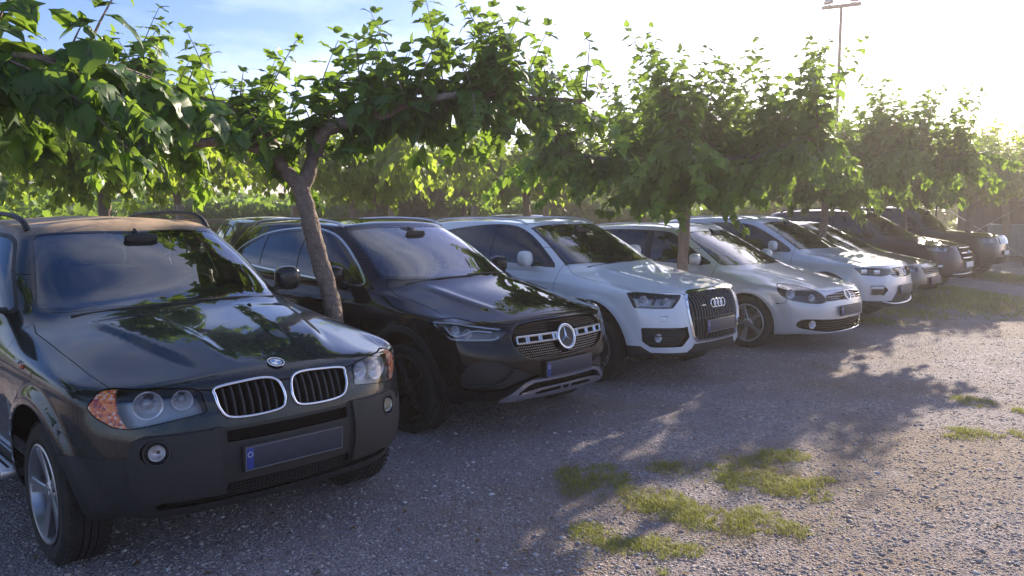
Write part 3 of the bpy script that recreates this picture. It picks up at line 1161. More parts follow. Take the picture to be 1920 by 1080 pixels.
def plate(B, z, x=None, mat='plate_dark', tilt=0.06, w=.52, h=.112):
    """front number plate with a blue band at its (viewer's) left end"""
    if x is None:
        x = max(p.x for p in B.pts(FRONT, [(0, z + .05), (0, z - .05), (.24, z)])) + .012
    fr = MB(); rot = Matrix.Rotation(-tilt, 3, 'Y')
    fr.box((0, 0, 0), (.012, w + .014, h + .014), None, .004)
    o = fr.build('plate_holder', ['black_plastic'], B.root, auto=35); o.location = (x, 0, z); o.rotation_euler = (0, -tilt, 0)
    mb = MB(); mb.box((.0085, 0, 0), (.005, w, h), None, .002)
    p = mb.build('number_plate', [mat], B.root, auto=35); p.location = (x, 0, z); p.rotation_euler = (0, -tilt, 0)
    mb = MB()
    for s_ in (-1, 1):
        mb.box((.0115, 0, s_ * (h / 2 - .002)), (.0025, w, .0035)); mb.box((.0115, s_ * (w / 2 - .002), 0), (.0025, .0035, h))
    mb.build('plate_border', ['plate_edge'], p)
    mb = MB(); mb.box((.0125, -w / 2 + .022, 0), (.003, .034, h - .012), None, .001)
    b = mb.build('country_band', ['plate_blue'], p, auto=35)
    # ring of stars
    mb = MB()
    for k in range(12):
        a = 2 * math.pi * k / 12
        mb.box((.0145, -w / 2 + .022 + .012 * math.cos(a), .020 + .012 * math.sin(a)), (.0015, .0035, .0035))
    mb.build('star_ring', ['plate_white'], p)
    return p


def lamp(B, c, r, axis=(1, .15, 0), depth=None, pair=True, parents=None, bulb='lens', name='lamp_unit'):
    """round reflector bowl with a bulb or projector lens"""
    dp = depth or r * .8
    mb = MB()
    prof = [(r * 1.08, .004), (r * 1.08, .010), (r, .008), (r * .93, 0), (r * .80, -dp * .45), (r * .55, -dp * .8), (r * .2, -dp), (.001, -dp)]
    mb.lathe(prof, 28, 'x')
    if bulb == 'lens':
        V, F = superell((-dp * .55, 0, 0), (r * .42, r * .46, r * .46), 1, 1, 8, 16)
        mb.add(V, F, 1)
    else:
        mb.lathe([(.001, -dp * .1), (r * .14, -dp * .2), (r * .14, -dp), ], 10, 'x', 1)
    ax = Vector(axis).normalized()
    rot = ax.to_track_quat('X', 'Z').to_matrix()
    mb.V = [tuple(rot @ Vector(v) + Vector(c)) for v in mb.V]
    return both(name, mb, ['reflector', 'lamp_grey'], parents or B.root, auto=50)


def mirrors(B, x, z, mat, y0=.80, y1=1.0, h=.17, lower='black_plastic', ln=.10):
    mb = MB()
    rot = Matrix.Rotation(R(-8), 3, 'Z')
    yc, yr = (y0 + .065 + y1) / 2, (y1 - y0 - .065) / 2
    V, F = superell((x, yc, z), (ln * .72, yr, h / 2), .72, .75, 16, 26, rot)
    # flatten the back where the mirror glass sits, taper the front
    V = [Vector((max(v.x, x - ln * .42), v.y, v.z)) for v in V]
    mb.add(V, F, 0)
    obs = both('mirror_housing', mb, [mat], B.root, auto=50)
    mb = MB()
    mb.box((x - ln * .425, yc, z), (.006, yr * 1.7, h * .74), rot, .002)
    both('mirror_glass', mb, ['chrome'], obs)
    mb = MB()
    mb.tube([(x + .01, y0 - .03, z - h * .45), (x + .005, y0 + .04, z - h * .42), (x, y0 + .10, z - h * .34)], [.035, .028, .03], 10, flat=.6)
    both('mirror_arm', mb, [lower], obs)
    return obs


def wipers(B, pts_list):
    for pts in pts_list:
        mb = MB()
        P = [p for p in pts]
        mb.tube([Vector(p) + Vector((.012, 0, -.014)) for p in P], .006, 6)
        mb.tube([Vector(p) + Vector((.010, 0, -.022)) for p in P], .004, 4)
        mb.build('wiper', ['black_plastic'], B.root, auto=50)


def seat(B, x, y, z, mat, sc=1.0):
    e = new_obj('seat', None, B.root)
    e.empty_display_size = .05
    e.location = (x, y, z)
    rot = Matrix.Rotation(R(-18), 3, 'Y')
    mb = MB()
    V, F = superell((-.20, 0, .36), (.085, .255 * sc, .34), .45, .5, 14, 22, rot); mb.add(V, F)
    for sg in (-1, 1):
        V, F = superell((-.15, sg * .215, .32), (.075, .05, .26), .6, .6, 10, 14, rot); mb.add(V, F)
    mb.build('backrest', [mat], e, auto=60)
    mb = MB()
    V, F = superell((.12, 0, .02), (.28, .26 * sc, .085), .5, .5, 12, 22); mb.add(V, F)
    mb.build('cushion', [mat], e, auto=60)
    mb = MB()
    V, F = superell((-.325, 0, .80), (.055, .135, .095), .55, .55, 12, 18, rot); mb.add(V, F)
    for sg in (-1, 1):
        mb.tube([(-.30, sg * .06, .62), (-.325, sg * .06, .76)], .007, 6)
    mb.build('headrest', [mat], e, auto=60)
    return e


def interior(B, mat='dark_fabric', dash_x=None, wheel_y=.36):
    sp = B.sp
    wb = B.wx(-1.22); belt = B.wz(1.09)
    mb = MB()
    V, F = superell((wb - .36, 0, belt - .11), (.36, .70, .13), .5, .45, 14, 28); mb.add(V, F)
    V, F = superell((wb - .52, wheel_y, belt - .01), (.16, .20, .07), .6, .6, 10, 18); mb.add(V, F)
    mb.build('dashboard', ['dashboard'], B.root, auto=60)
    mb = MB(); mb.box((B.wx(-2.6), 0, .44), (3.2, 1.56, .10), None, .02)
    mb.build('cabin_floor', ['dashboard'], B.root, auto=40)
    mb = MB(); mb.box((B.wx(-2.4), 0, .29), (3.7, 1.28, .14), None, .03)
    mb.build('underbody', ['void_black'], B.root, auto=40)
    mb = MB()
    zt = B.wz(.915) - .12
    mb.box((B.wx(-.75), 0, (zt + .30) / 2), (.9, 1.1, zt - .30), None, .05)
    mb.build('engine_bay', ['void_black'], B.root, auto=40)
    sx = wb - 1.12
    for sg in (1, -1):
        seat(B, sx, sg * .37, belt - .52, mat)
    mb = MB()
    rot = Matrix.Rotation(R(-20), 3, 'Y')
    V, F = superell((sx - 1.05, 0, belt - .18), (.10, .62, .32), .4, .35, 12, 24, rot); mb.add(V, F)
    V, F = superell((sx - .75, 0, belt - .50), (.28, .62, .09), .5, .4, 10, 24); mb.add(V, F)
    mb.build('rear_bench', [mat], B.root, auto=60)
    for y in (-.36, .36):
        mb = MB(); V, F = superell((sx - 1.18, y, belt + .20), (.05, .12, .08), .55, .55, 10, 16); mb.add(V, F)
        mb.build('rear_headrest', [mat], B.root, auto=60)
    mb = MB()
    nv = Vector((-.90, 0, .42))
    ring_tube(mb, (wb - .76, wheel_y, belt - .02), .180, .014, 32, 8, nv)
    mb.box((wb - .745, wheel_y, belt - .03), (.03, .30, .05), Matrix.Rotation(R(25), 3, 'Y'), .01)
    V, F = superell((wb - .75, wheel_y, belt - .03), (.04, .07, .06), .7, .7, 8, 14); mb.add(V, F)
    mb.build('steering_wheel', ['black_plastic'], B.root, auto=60)
    # inside mirror
    t = B.wx(-2.0)
    mb = MB(); V, F = superell((t + .16, 0, B.wz(1.50)), (.020, .105, .030), .6, .5, 8, 16); mb.add(V, F)
    mb.tube([(t + .15, 0, B.wz(1.51)), (t + .05, 0, B.wz(1.555))], .012, 6)
    mb.build('inside_mirror', ['black_plastic'], B.root, auto=60)


def liners(B, ra):
    for x in (B.sp['fw'], B.sp['rw']):
        mb = MB()
        prof = [(ra + .005, .84 * B.sp['w']), (ra + .03, .72), (ra + .03, .50), (.05, .49)]
        n = 28
        V, F = [], []
        for r_, y in prof:
            for k in range(n + 1):
                a = math.pi * (.05 + .90 * k / n)
                V.append((x + r_ * math.cos(a), y, B.sp['tyre'] + r_ * math.sin(a)))
        for i in range(len(prof) - 1):
            for k in range(n):
                F.append((i * (n + 1) + k, i * (n + 1) + k + 1, (i + 1) * (n + 1) + k + 1, (i + 1) * (n + 1) + k))
        mb.add(V, F)
        both('wheel_arch_liner', mb, ['void_black'], B.root, auto=60)


def arch_poly(cx, cz, rx, rz, n=40):
    return [(cx + rx * math.cos(2 * math.pi * k / n), cz + rz * math.sin(2 * math.pi * k / n)) for k in range(n)]


def std_cuts(B, ws, dlo, hood, pillars, arch=(.42, .45), clad=None, doors=True, chrome=0.0, rear_arch=None, shut=None):
    """glass, arches, bonnet and door shut lines common to every car"""
    S, sp = B.S, B.sp
    # windscreen: dark border, then glass
    w2 = to2(WSF, ws)
    half = [(-.08, w2[0][1])] + w2 + [(-.08, w2[-1][1])]
    S.cut(WSF, densify(half, .05), 'ws_border')
    cx = np.mean([p[1] for p in w2])
    inner = [(-.08, w2[0][1] + .030)]
    for i, (u, v) in enumerate(w2):
        inner.append((u - .022 if u > .3 else u, v + .030 if v < cx else v - .022))
    inner.append((-.08, w2[-1][1] - .022))
    S.cut(WSF, densify(fillet(inner, .05), .05), 'windscreen', 'ws_border')
    # rear window
    rw = [(B.wx(-4.30), 0, B.wz(1.19)), (B.wx(-4.18), .60, B.wz(1.18)), (B.wx(-4.0), .50, B.wz(1.48)), (B.wx(-4.04), 0, B.wz(1.50))]
    r2 = to2(RWF, rw)
    S.cut(RWF, [(-.08, r2[0][1])] + r2 + [(-.08, r2[-1][1])], 'rear_window')
    # side windows
    d = smooth_closed(dlo, 4)
    if chrome:
        S.cut(SIDE, grow(d, chrome), 'chrome_trim')
        S.cut(SIDE, d, 'window_trim', 'chrome_trim')
    else:
        S.cut(SIDE, d, 'window_trim')
    S.cut(SIDE, grow(d, -.020), 'side_window', 'window_trim')
    for xb, xt, w in pillars:
        zb, zt = B.wz(1.0), B.wz(1.62)
        S.cut(SIDE, [(xb - w / 2, zb), (xb + w / 2, zb), (xt + w / 2, zt), (xt - w / 2, zt)], 'window_trim', 'side_window')
    # wheel arches
    for cx_, ar in ((sp['fw'], arch), (sp['rw'], rear_arch or arch)):
        if clad:
            S.cut(SIDE, arch_poly(cx_, sp['tyre'], ar[0] + clad, ar[1] + clad), 'arch_trim')
        S.cut(SIDE, arch_poly(cx_, sp['tyre'], ar[0], ar[1]), 'gone', ('body', 'arch_trim'))
    # bonnet
    if hood:
        h = [(hood[0][0], -.08)] + [tuple(p) for p in hood] + [(hood[-1][0], -.08)]
        S.panel(TOP, densify(h, .04), 'hood', .004)
    if doors:
        f0, f1, r1 = doors
        zb = B.wz(.36)
        zt = B.wz(1.30)
        ra = (rear_arch or arch)[0] + .05
        zr = sp['tyre'] + .42
        S.panel(SIDE, densify([(f0 + .03, zb), (f0, zb + .15), (f0, B.wz(.9)), (f0 - .03, zt), (f1 + .05, zt), (f1, zb)], .05), 'front_door', .004)
        S.panel(SIDE, densify([(f1 - .008, zb), (f1 - .008, zt), (r1, zt), (r1 + .02, B.wz(.98)), (r1 + .12, zr), (r1 + .30, zb)], .05), 'rear_door', .004)


def std_parts(B, pm, ws_glass='windscreen_glass', side='side_glass', trim='black_plastic', clad_mat='black_plastic', rails=None, handle_z=.93, handles=None):
    S = B.S
    for tg, nm in (('body', 'body'),):
        B.part(nm, tg, pm)
    if S.has('hood'):
        B.part('hood', 'hood', pm)
    if S.has('seam'):
        tag(B.part('panel_gap', 'seam', 'void_black', offset=-.006)[0], None, None, None, 'stuff')
    B.part('windscreen_surround', 'ws_border', 'gloss_black', offset=-.001)
    B.part('windscreen', 'windscreen', ws_glass, offset=-.004)
    if S.has('rear_window'):
        B.part('rear_window', 'rear_window', 'dark_glass')
    if S.has('window_trim'):
        B.part('window_trim', 'window_trim', trim, pair=True)
    if S.has('chrome_trim'):
        B.part('chrome_strip', 'chrome_trim', 'satin_metal', offset=.004, thick=.006, pair=True)
    if S.has('arch_trim'):
        B.part('arch_trim', 'arch_trim', clad_mat, offset=.010, thick=.022, pair=True, split=True)
    # window panes: connected pieces
    if S.has('side_window'):
        B.part('side_window', 'side_window', side, offset=-.004, pair=True, split=True)
    for d in ('front_door', 'rear_door'):
        if S.has(d):
            obs = B.part(d, d, pm, pair=True)
            hx = handles[0 if d == 'front_door' else 1] if handles else None
            if hx:
                mb = MB()
                p = B.pts(SIDE, [(hx, handle_z)])[0]
                pts = [(hx + .10, p.y - .004, handle_z), (hx + .085, p.y + .022, handle_z), (hx - .085, p.y + .024, handle_z + .004), (hx - .105, p.y - .004, handle_z + .004)]
                mb.tube(catmull(pts, 4), .014, 8, flat=1.0)
                both('door_handle', mb, [pm], obs, auto=60)


def rail(B, x0, x1, mat, y_in=.0, r=.016, up=.045, feet=True, flat=.8):
    """roof rail following the roof edge"""
    mb = MB()
    xs = np.linspace(x0, x1, 16)
    P = []
    za = B.wz(1.585)
    for i, x in enumerate(xs):
        # the roof edge at this station: highest slope change, approximated from above at a fixed fraction of the roof width
        yy = .565 * B.sp['w'] * 1.03 - y_in - .03 * ((x - (x0 + x1) / 2) / (x1 - x0) * 2) ** 2
        p, n = B.surf(TOP, [(x, yy)])[0]
        t = i / 15
        h = up * min(1, math.sin(math.pi * min(max(t, 0.0), 1.0)) * 4) if feet else up * .3
        P.append(p + Vector((0, .01, max(h, -.005))))
    mb.tube(P, r, 8, flat=flat)
    both('roof_rail', mb, [mat], B.root, auto=60)


def star3(mb, c, r, nor, m=0):
    nor = Vector(nor).normalized()
    a = Vector((0, 0, 1)); a = (a - nor * a.dot(nor)).normalized(); b = nor.cross(a)
    for k in range(3):
        t = 2 * math.pi * k / 3
        tip = a * math.cos(t) + b * math.sin(t)
        sd = -a * math.sin(t) + b * math.cos(t)
        c0 = Vector(c)
        V = [c0 + tip * r, c0 + sd * r * .13 - tip * .02 * r, c0 - sd * r * .13 - tip * .02 * r, c0 + nor * r * .12]
        mb.add(V, [(0, 1, 3), (0, 3, 2), (1, 2, 3)], m)

# ------------------------------------------------------------------ the individual cars
def sstep(a, b, x):
    t = np.clip((x - a) / (b - a), 0, 1)
    return t * t * (3 - 2 * t)


def bump(a0, a1, b1, b0, x):
    """0 -> 1 over a0..a1, 1 until b1, back to 0 at b0"""
    return sstep(a0, a1, x) * (1 - sstep(b1, b0, x))


def flare(P, cx, cz, r0, r1, out, rx=1.0):
    """wheel-arch lip standing proud of the side between radii r0 and r1"""
    r = np.hypot((P[:, 0] - cx) / rx, P[:, 2] - cz)
    m = bump(r0 - .06, r0, r0 + .03, r1, r) * sstep(.55, .75, P[:, 1])
    P[:, 1] += out * m


def side_sculpt(P, x0, x1, zc, depth, h=.13):
    m = np.exp(-((P[:, 2] - zc) / h) ** 2) * bump(x0 - .2, x0, x1, x1 + .2, P[:, 0]) * sstep(.6, .8, P[:, 1])
    P[:, 1] -= depth * m


def deform_green(P):
    x, y, z = P[:, 0].copy(), P[:, 1].copy(), P[:, 2].copy()
    # two raised panels on the bonnet, tapering forward
    yi = np.interp(x, [-1.05, -.5, -.2], [.235, .175, .15]); yo = np.interp(x, [-1.05, -.5, -.2], [.58, .46, .38])
    m = sstep(0, .03, y - yi) * sstep(0, .045, yo - y) * bump(-1.10, -1.03, -.55, -.18, x) * sstep(.86, .95, z)
    P[:, 2] += .020 * m
    flare(P, -.775, .345, .43, .53, .028); flare(P, -3.57, .345, .43, .53, .026)
    side_sculpt(P, -3.0, -1.35, .60, .022)
    return P


def build_green():
    B = CarBody('green_suv', 9, 10, deform=deform_green)
    S, sp = B.S, B.sp
    ws = [(-1.185, 0, 1.147), (-1.23, .35, 1.143), (-1.33, .60, 1.138), (-1.46, .728, 1.125), (-2.085, .585, 1.530), (-2.02, .40, 1.545), (-1.965, 0, 1.553)]
    dlo = [(-1.60, 1.125), (-1.66, 1.20), (-2.0, 1.435), (-2.17, 1.520), (-2.40, 1.548), (-3.0, 1.552), (-3.5, 1.525), (-3.88, 1.44), (-4.0, 1.33), (-3.95, 1.20), (-3.5, 1.155), (-2.5, 1.135), (-1.9, 1.115)]
    hood = [(-1.165, 0), (-1.21, .35), (-1.31, .60), (-1.42, .715), (-1.37, .752), (-1.22, .777), (-.81, .772), (-.50, .757), (-.30, .728), (-.235, .685), (-.165, .56), (-.118, .42), (-.094, .30), (-.082, 0)]
    std_cuts(B, ws, dlo, hood, [(-2.56, -2.62, .10), (-3.46, -3.36, .08)], arch=(.425, .435), doors=(-1.36, -2.60, -3.62))
    # lamps
    hl = [(-.304, .828, .832), (-.310, .765, .898), (-.275, .727, .903), (-.228, .668, .899), (-.166, .559, .897), (-.123, .44, .884), (-.103, .405, .86), (-.066, .397, .780), (-.108, .568, .757), (-.15, .656, .742), (-.175, .697, .736), (-.222, .752, .748), (-.275, .803, .79)]
    h2 = densify(fillet(to2(DIAG, hl), .012, 3), .02)
    S.cut(DIAG, grow(h2, .004), 'seam', ('body', 'hood', 'seam'))
    S.cut(DIAG, h2, 'headlight', 'seam')
    am = densify(to2(DIAG, [(-.40, .95, .95), (-.33, .78, .95), (-.262, .722, .905), (-.225, .722, .80), (-.172, .702, .72), (-.3, .9, .72)]), .03)
    S.cut(DIAG, am, 'amber', 'headlight')
    # grilles
    kid = smooth_closed([(.340, .872), (.215, .884), (.100, .887), (.042, .870), (.022, .825), (.024, .775), (.055, .742), (.187, .732), (.300, .742), (.338, .785), (.347, .84)], 5)
    S.cut(FRONT, grow(kid, .003), 'seam', ('body', 'hood', 'seam'))
    S.cut(FRONT, kid, 'grille', 'seam')
    # unpainted lower bumper
    T = lambda x, y: Q2 * (y - x)
    low = [(-.2, .10), (-.2, .697), (T(-.04, .325), .697), (T(-.045, .34), .708), (T(-.13, .66), .704), (T(-.15, .70), .685), (T(-.165, .715), .612), (T(-.25, .79), .605), (T(-.40, .885), .618), (1.15, .62), (1.15, .10)]
    S.cut(DIAG, densify(low, .03), 'bumper_trim', 'body', cond=lambda c: c[0] > -.6)
    S.cut(FRONT, [(-.1, .628), (.322, .628), (.322, .682), (-.1, .682)], 'slot', 'bumper_trim')
    S.cut(FRONT, fillet([(-.1, .352), (.60, .360), (.63, .375), (.60, .392), (.335, .392), (.325, .44), (-.1, .44)], .01), 'lower_mesh', 'bumper_trim')
    blk = [(T(-.04, .335), .400), (T(-.045, .345), .700), (T(-.13, .655), .697), (T(-.155, .70), .672), (T(-.165, .715), .60), (T(-.16, .705), .47), (T(-.13, .66), .41)]
    S.cut(DIAG, densify(fillet(blk, .015), .02), 'block', 'bumper_trim')
    fog = [(.612 + .056 * math.cos(a), .630 + .056 * math.sin(a)) for a in np.linspace(0, 2 * math.pi, 25)[:-1]]
    S.cut(FRONT, fog, 'fog', 'block')
    # side cladding under the doors
    S.cut(SIDE, [(-3.2, .1), (-3.2, .40), (-1.15, .40), (-1.15, .1)], 'sill', ('body', 'front_door', 'rear_door', 'seam'))
    pm = 'green_black_paint'
    std_parts(B, pm, side='side_glass', handles=(-2.35, -3.32), handle_z=.96)
    B.part('bumper_trim', 'bumper_trim', 'grey_plastic', offset=.004, thick=.012)
    B.part('sill_trim', 'sill', 'grey_plastic', offset=.004, thick=.01, pair=True)
    B.part('bumper_block', 'block', 'grey_plastic', offset=.024, thick=.034, pair=True)
    B.recess('bumper_slot', 'slot', 'void_black', .03)
    B.recess('lower_grille', 'lower_mesh', 'void_black', .035)
    mb = MB()
    for k in range(7):
        z = .360 + .011 * k
        P = B.pts(FRONT, [(y, z) for y in (np.linspace(-.58, .58, 13) if z < .39 else np.linspace(-.315, .315, 9))], -.018)
        mb.tube(P, .0018, 4)
    for k in range(60):
        y = -.57 + 1.14 * k / 59
        P = B.pts(FRONT, [(y, .357), (y + .006, .436 if abs(y) < .31 else .39)], -.018)
        mb.tube(P, .0018, 4)
    tag(mb.build('grille_mesh', ['black_plastic'], B.root), kind='stuff')
    # head lamps
    hs = B.recess('headlamp', ('headlight', 'amber'), 'lamp_grey', .075, pair=True)
    for q, par in zip((S.patch('headlight'), flip_y(*S.patch('headlight'))), hs):
        shell_part('lens', q, 'lamp_glass', par, offset=-.001)
    for q, par in zip((S.patch('amber'), flip_y(*S.patch('amber'))), hs):
        shell_part('indicator', q, 'amber_lens', par, offset=-.002, thick=.02)
    for (x, y, z), r in (((-.159, .622, .826), .060), ((-.113, .487, .836), .043)):
        lamp(B, (x - .032, y - .012, z), r, (1, .25, -.03), r * .75, parents=hs)
    # grilles
    g = B.recess('grille', 'grille', 'void_black', .07, pair=True)
    mb = MB()
    P = B.pts(FRONT, kid + kid[:1], .004)
    mb.tube(P, .0075, 8, cap=False)
    both('chrome_surround', mb, ['chrome'], g, auto=60)
    for k in range(7):
        y = .062 + .0405 * k
        pol = np.array(kid)
        zs = []
        for i in range(len(pol)):
            a, b = pol[i], pol[(i + 1) % len(pol)]
            if (a[0] - y) * (b[0] - y) < 0:
                zs.append(a[1] + (b[1] - a[1]) * (y - a[0]) / (b[0] - a[0]))
        if len(zs) < 2:
            continue
        z0, z1 = min(zs) + .004, max(zs) - .004
        mb = MB()
        zz = np.linspace(z0, z1, 6)
        f = B.pts(FRONT, [(y, z) for z in zz], -.008)
        b = [p - Vector((.055, 0, 0)) for p in f]
        V, F = [], []
        for p, q in zip(f, b):
            V += [p + Vector((0, .0055, 0)), p + Vector((.004, 0, 0)), p - Vector((0, .0055, 0)), q - Vector((0, .004, 0)), q + Vector((0, .004, 0))]
        for i in range(5):
            for j in range(5):
                j2 = (j + 1) % 5
                F.append((i * 5 + j, i * 5 + j2, (i + 1) * 5 + j2, (i + 1) * 5 + j))
        mb.add(V, F)
        both('grille_bar', mb, ['black_plastic'], g, auto=40)
    # round badge
    (c, n), = B.surf(FRONT, [(0, .936)], .002)
    n.y = 0; n.normalize()
    mb = MB(); disc(mb, c, .041, n, .006, 32)
    bd = mb.build('badge', ['gloss_black'], B.root, auto=40)
    mb = MB(); ring_tube(mb, c + n * .006, .040, .003, 36, 6, n); ring_tube(mb, c + n * .006, .026, .0015, 36, 6, n)
    mb.build('badge_ring', ['chrome'], bd, auto=60)
    up = Vector((0, 0, 1)); up = (up - n * up.dot(n)).normalized(); sd = Vector((0, 1, 0))
    for q in range(4):
        mb = MB()
        P = [(0, 0)] + [(.0255 * math.cos(q * math.pi / 2 + t), .0255 * math.sin(q * math.pi / 2 + t)) for t in np.linspace(0, math.pi / 2, 9)]
        mb.prism(P, lambda u, v, d: c + sd * u + up * v + n * d, .005, .0072)
        mb.build('badge_quarter', ['badge_white' if q % 2 == 0 else 'badge_blue'], bd)
    plate(B, .545, x=None, tilt=-.04)
    # fog lamps
    fs = B.part('fog_lamp', 'fog', 'black_plastic', offset=-.01, thick=-.034, pair=True)
    (c, n), = B.surf(FRONT, [(.612, .630)], .010)
    lamp(B, c, .033, (1, .2, 0), .02, parents=fs, bulb='bulb')
    mb = MB(); disc(mb, c + Vector((.008, 0, 0)), .034, (1, .2, 0), .002, 24)
    both('lens', mb, ['lamp_glass'], fs)
    mb = MB(); ring_tube(mb, c + Vector((.012, .003, 0)), .054, .006, 28, 6, n)
    both('bezel', mb, ['black_plastic'], fs, auto=60)
    # side indicator and badge letters
    p, n = B.surf(SIDE, [(-1.02, .925)], .003)[0]
    mb = MB(); V, F = superell(p, (.032, .010, .014), .8, .8, 8, 14); mb.add(V, F)
    both('side_indicator', mb, ['amber_lens'], B.root, auto=60)
    for sg in (1, -1):
        cu = bpy.data.curves.new('model_lettering', 'FONT')
        cu.body = '3.0d'; cu.size = .036; cu.extrude = .0015; cu.align_x = 'CENTER'
        cu.materials.append(MATS['chrome'])
        tmp = bpy.data.objects.new('tmp', cu); COL.objects.link(tmp)
        bpy.context.view_layer.update()
        me = bpy.data.meshes.new_from_object(tmp.evaluated_get(bpy.context.evaluated_depsgraph_get()))
        bpy.data.objects.remove(tmp)
        o = new_obj('model_lettering', me, B.root)
        tag(o, None, None, None, 'stuff')
        q = B.pts(SIDE, [(-1.105, .928)], .004, sg)[0]
        o.location = q
        o.rotation_euler = (math.pi / 2, 0, math.pi if sg > 0 else 0)
    # roof rails: black, with a curved front foot
    mb = MB()
    P = []
    for x, h in ((-2.16, -.01), (-2.19, .012), (-2.24, .034), (-2.32, .050), (-2.45, .056), (-2.8, .056), (-3.2, .054), (-3.5, .050), (-3.72, .038), (-3.82, .02), (-3.85, -.01)):
        yy = .585 - .025 * ((x + 3.0) / .8) ** 2
        q = B.pts(TOP, [(x, yy)])[0]
        P.append(q + Vector((0, .006, h)))
    mb.tube(catmull(P, 3), .019, 10, flat=.85)
    both('roof_rail', mb, ['black_plastic'], B.root, auto=60)
    mirrors(B, -1.72, 1.205, 'green_black_paint', .79, 1.03, .17)
    wipers(B, [[B.pts(WSF, [to2(WSF, [q])[0]], .014)[0] for q in ((-1.24, -.60, 1.16), (-1.215, -.35, 1.165), (-1.20, .05, 1.165))],
               [B.pts(WSF, [to2(WSF, [q])[0]], .014)[0] for q in ((-1.215, .02, 1.175), (-1.225, .30, 1.18), (-1.27, .60, 1.185))]])
    # cowl washer jets on the bonnet
    for y in (-.33, .30):
        q = B.pts(TOP, [(-1.02, y)], .004)[0]
        mb = MB(); V, F = superell(q, (.018, .012, .008), .8, .8, 6, 10); mb.add(V, F)
        mb.build('washer_jet', ['black_plastic'], B.root, auto=60)
    # running board with studs
    mb = MB(); mb.box((-2.1, .90, .335), (1.75, .16, .05), None, .015)
    rb = both('running_board', mb, ['satin_metal'], B.root)
    mb = MB()
    for i in range(44):
        for j in range(3):
            mb.box((-2.92 + .038 * i, .865 + .034 * j, .362), (.022, .012, .006))
    for o in both('tread_studs', mb, ['rubber'], rb):
        tag(o, kind='stuff')
    # toll sticker behind the glass
    q, n = B.surf(WSF, to2(WSF, [(-1.93, -.07, 1.51)]), -.012)[0]
    mb = MB(); mb.box((0, 0, 0), (.055, .085, .003))
    st = mb.build('windscreen_sticker', ['sticker_green'], B.root); st.location = q
    st.rotation_euler = (0, math.atan2(n.x, n.z), 0)
    interior(B, 'seat_fabric')
    liners(B, .43)
    add_wheels(B, 'split', 'alloy', .235)
    return B


def deform_black(P):
    x, y, z = P[:, 0].copy(), P[:, 1].copy(), P[:, 2].copy()
    # crisp bonnet ridges running to the lamp corners
    yr = np.interp(x, [-1.2, -.7, -.2], [.50, .47, .40])
    m = np.exp(-((y - yr) / .05) ** 2) * bump(-1.15, -.95, -.45, -.2, x) * sstep(.85, .93, z)
    P[:, 2] += .010 * m
    flare(P, -.87, .345, .41, .53, .018); flare(P, -3.60, .345, .41, .53, .018)
    side_sculpt(P, -3.1, -1.4, .55, .028)
    # shoulder crease
    m = np.exp(-((z - .93) / .02) ** 2) * sstep(.75, .85, y) * bump(-3.9, -3.5, -1.6, -1.2, x)
    P[:, 1] += .008 * m
    return P


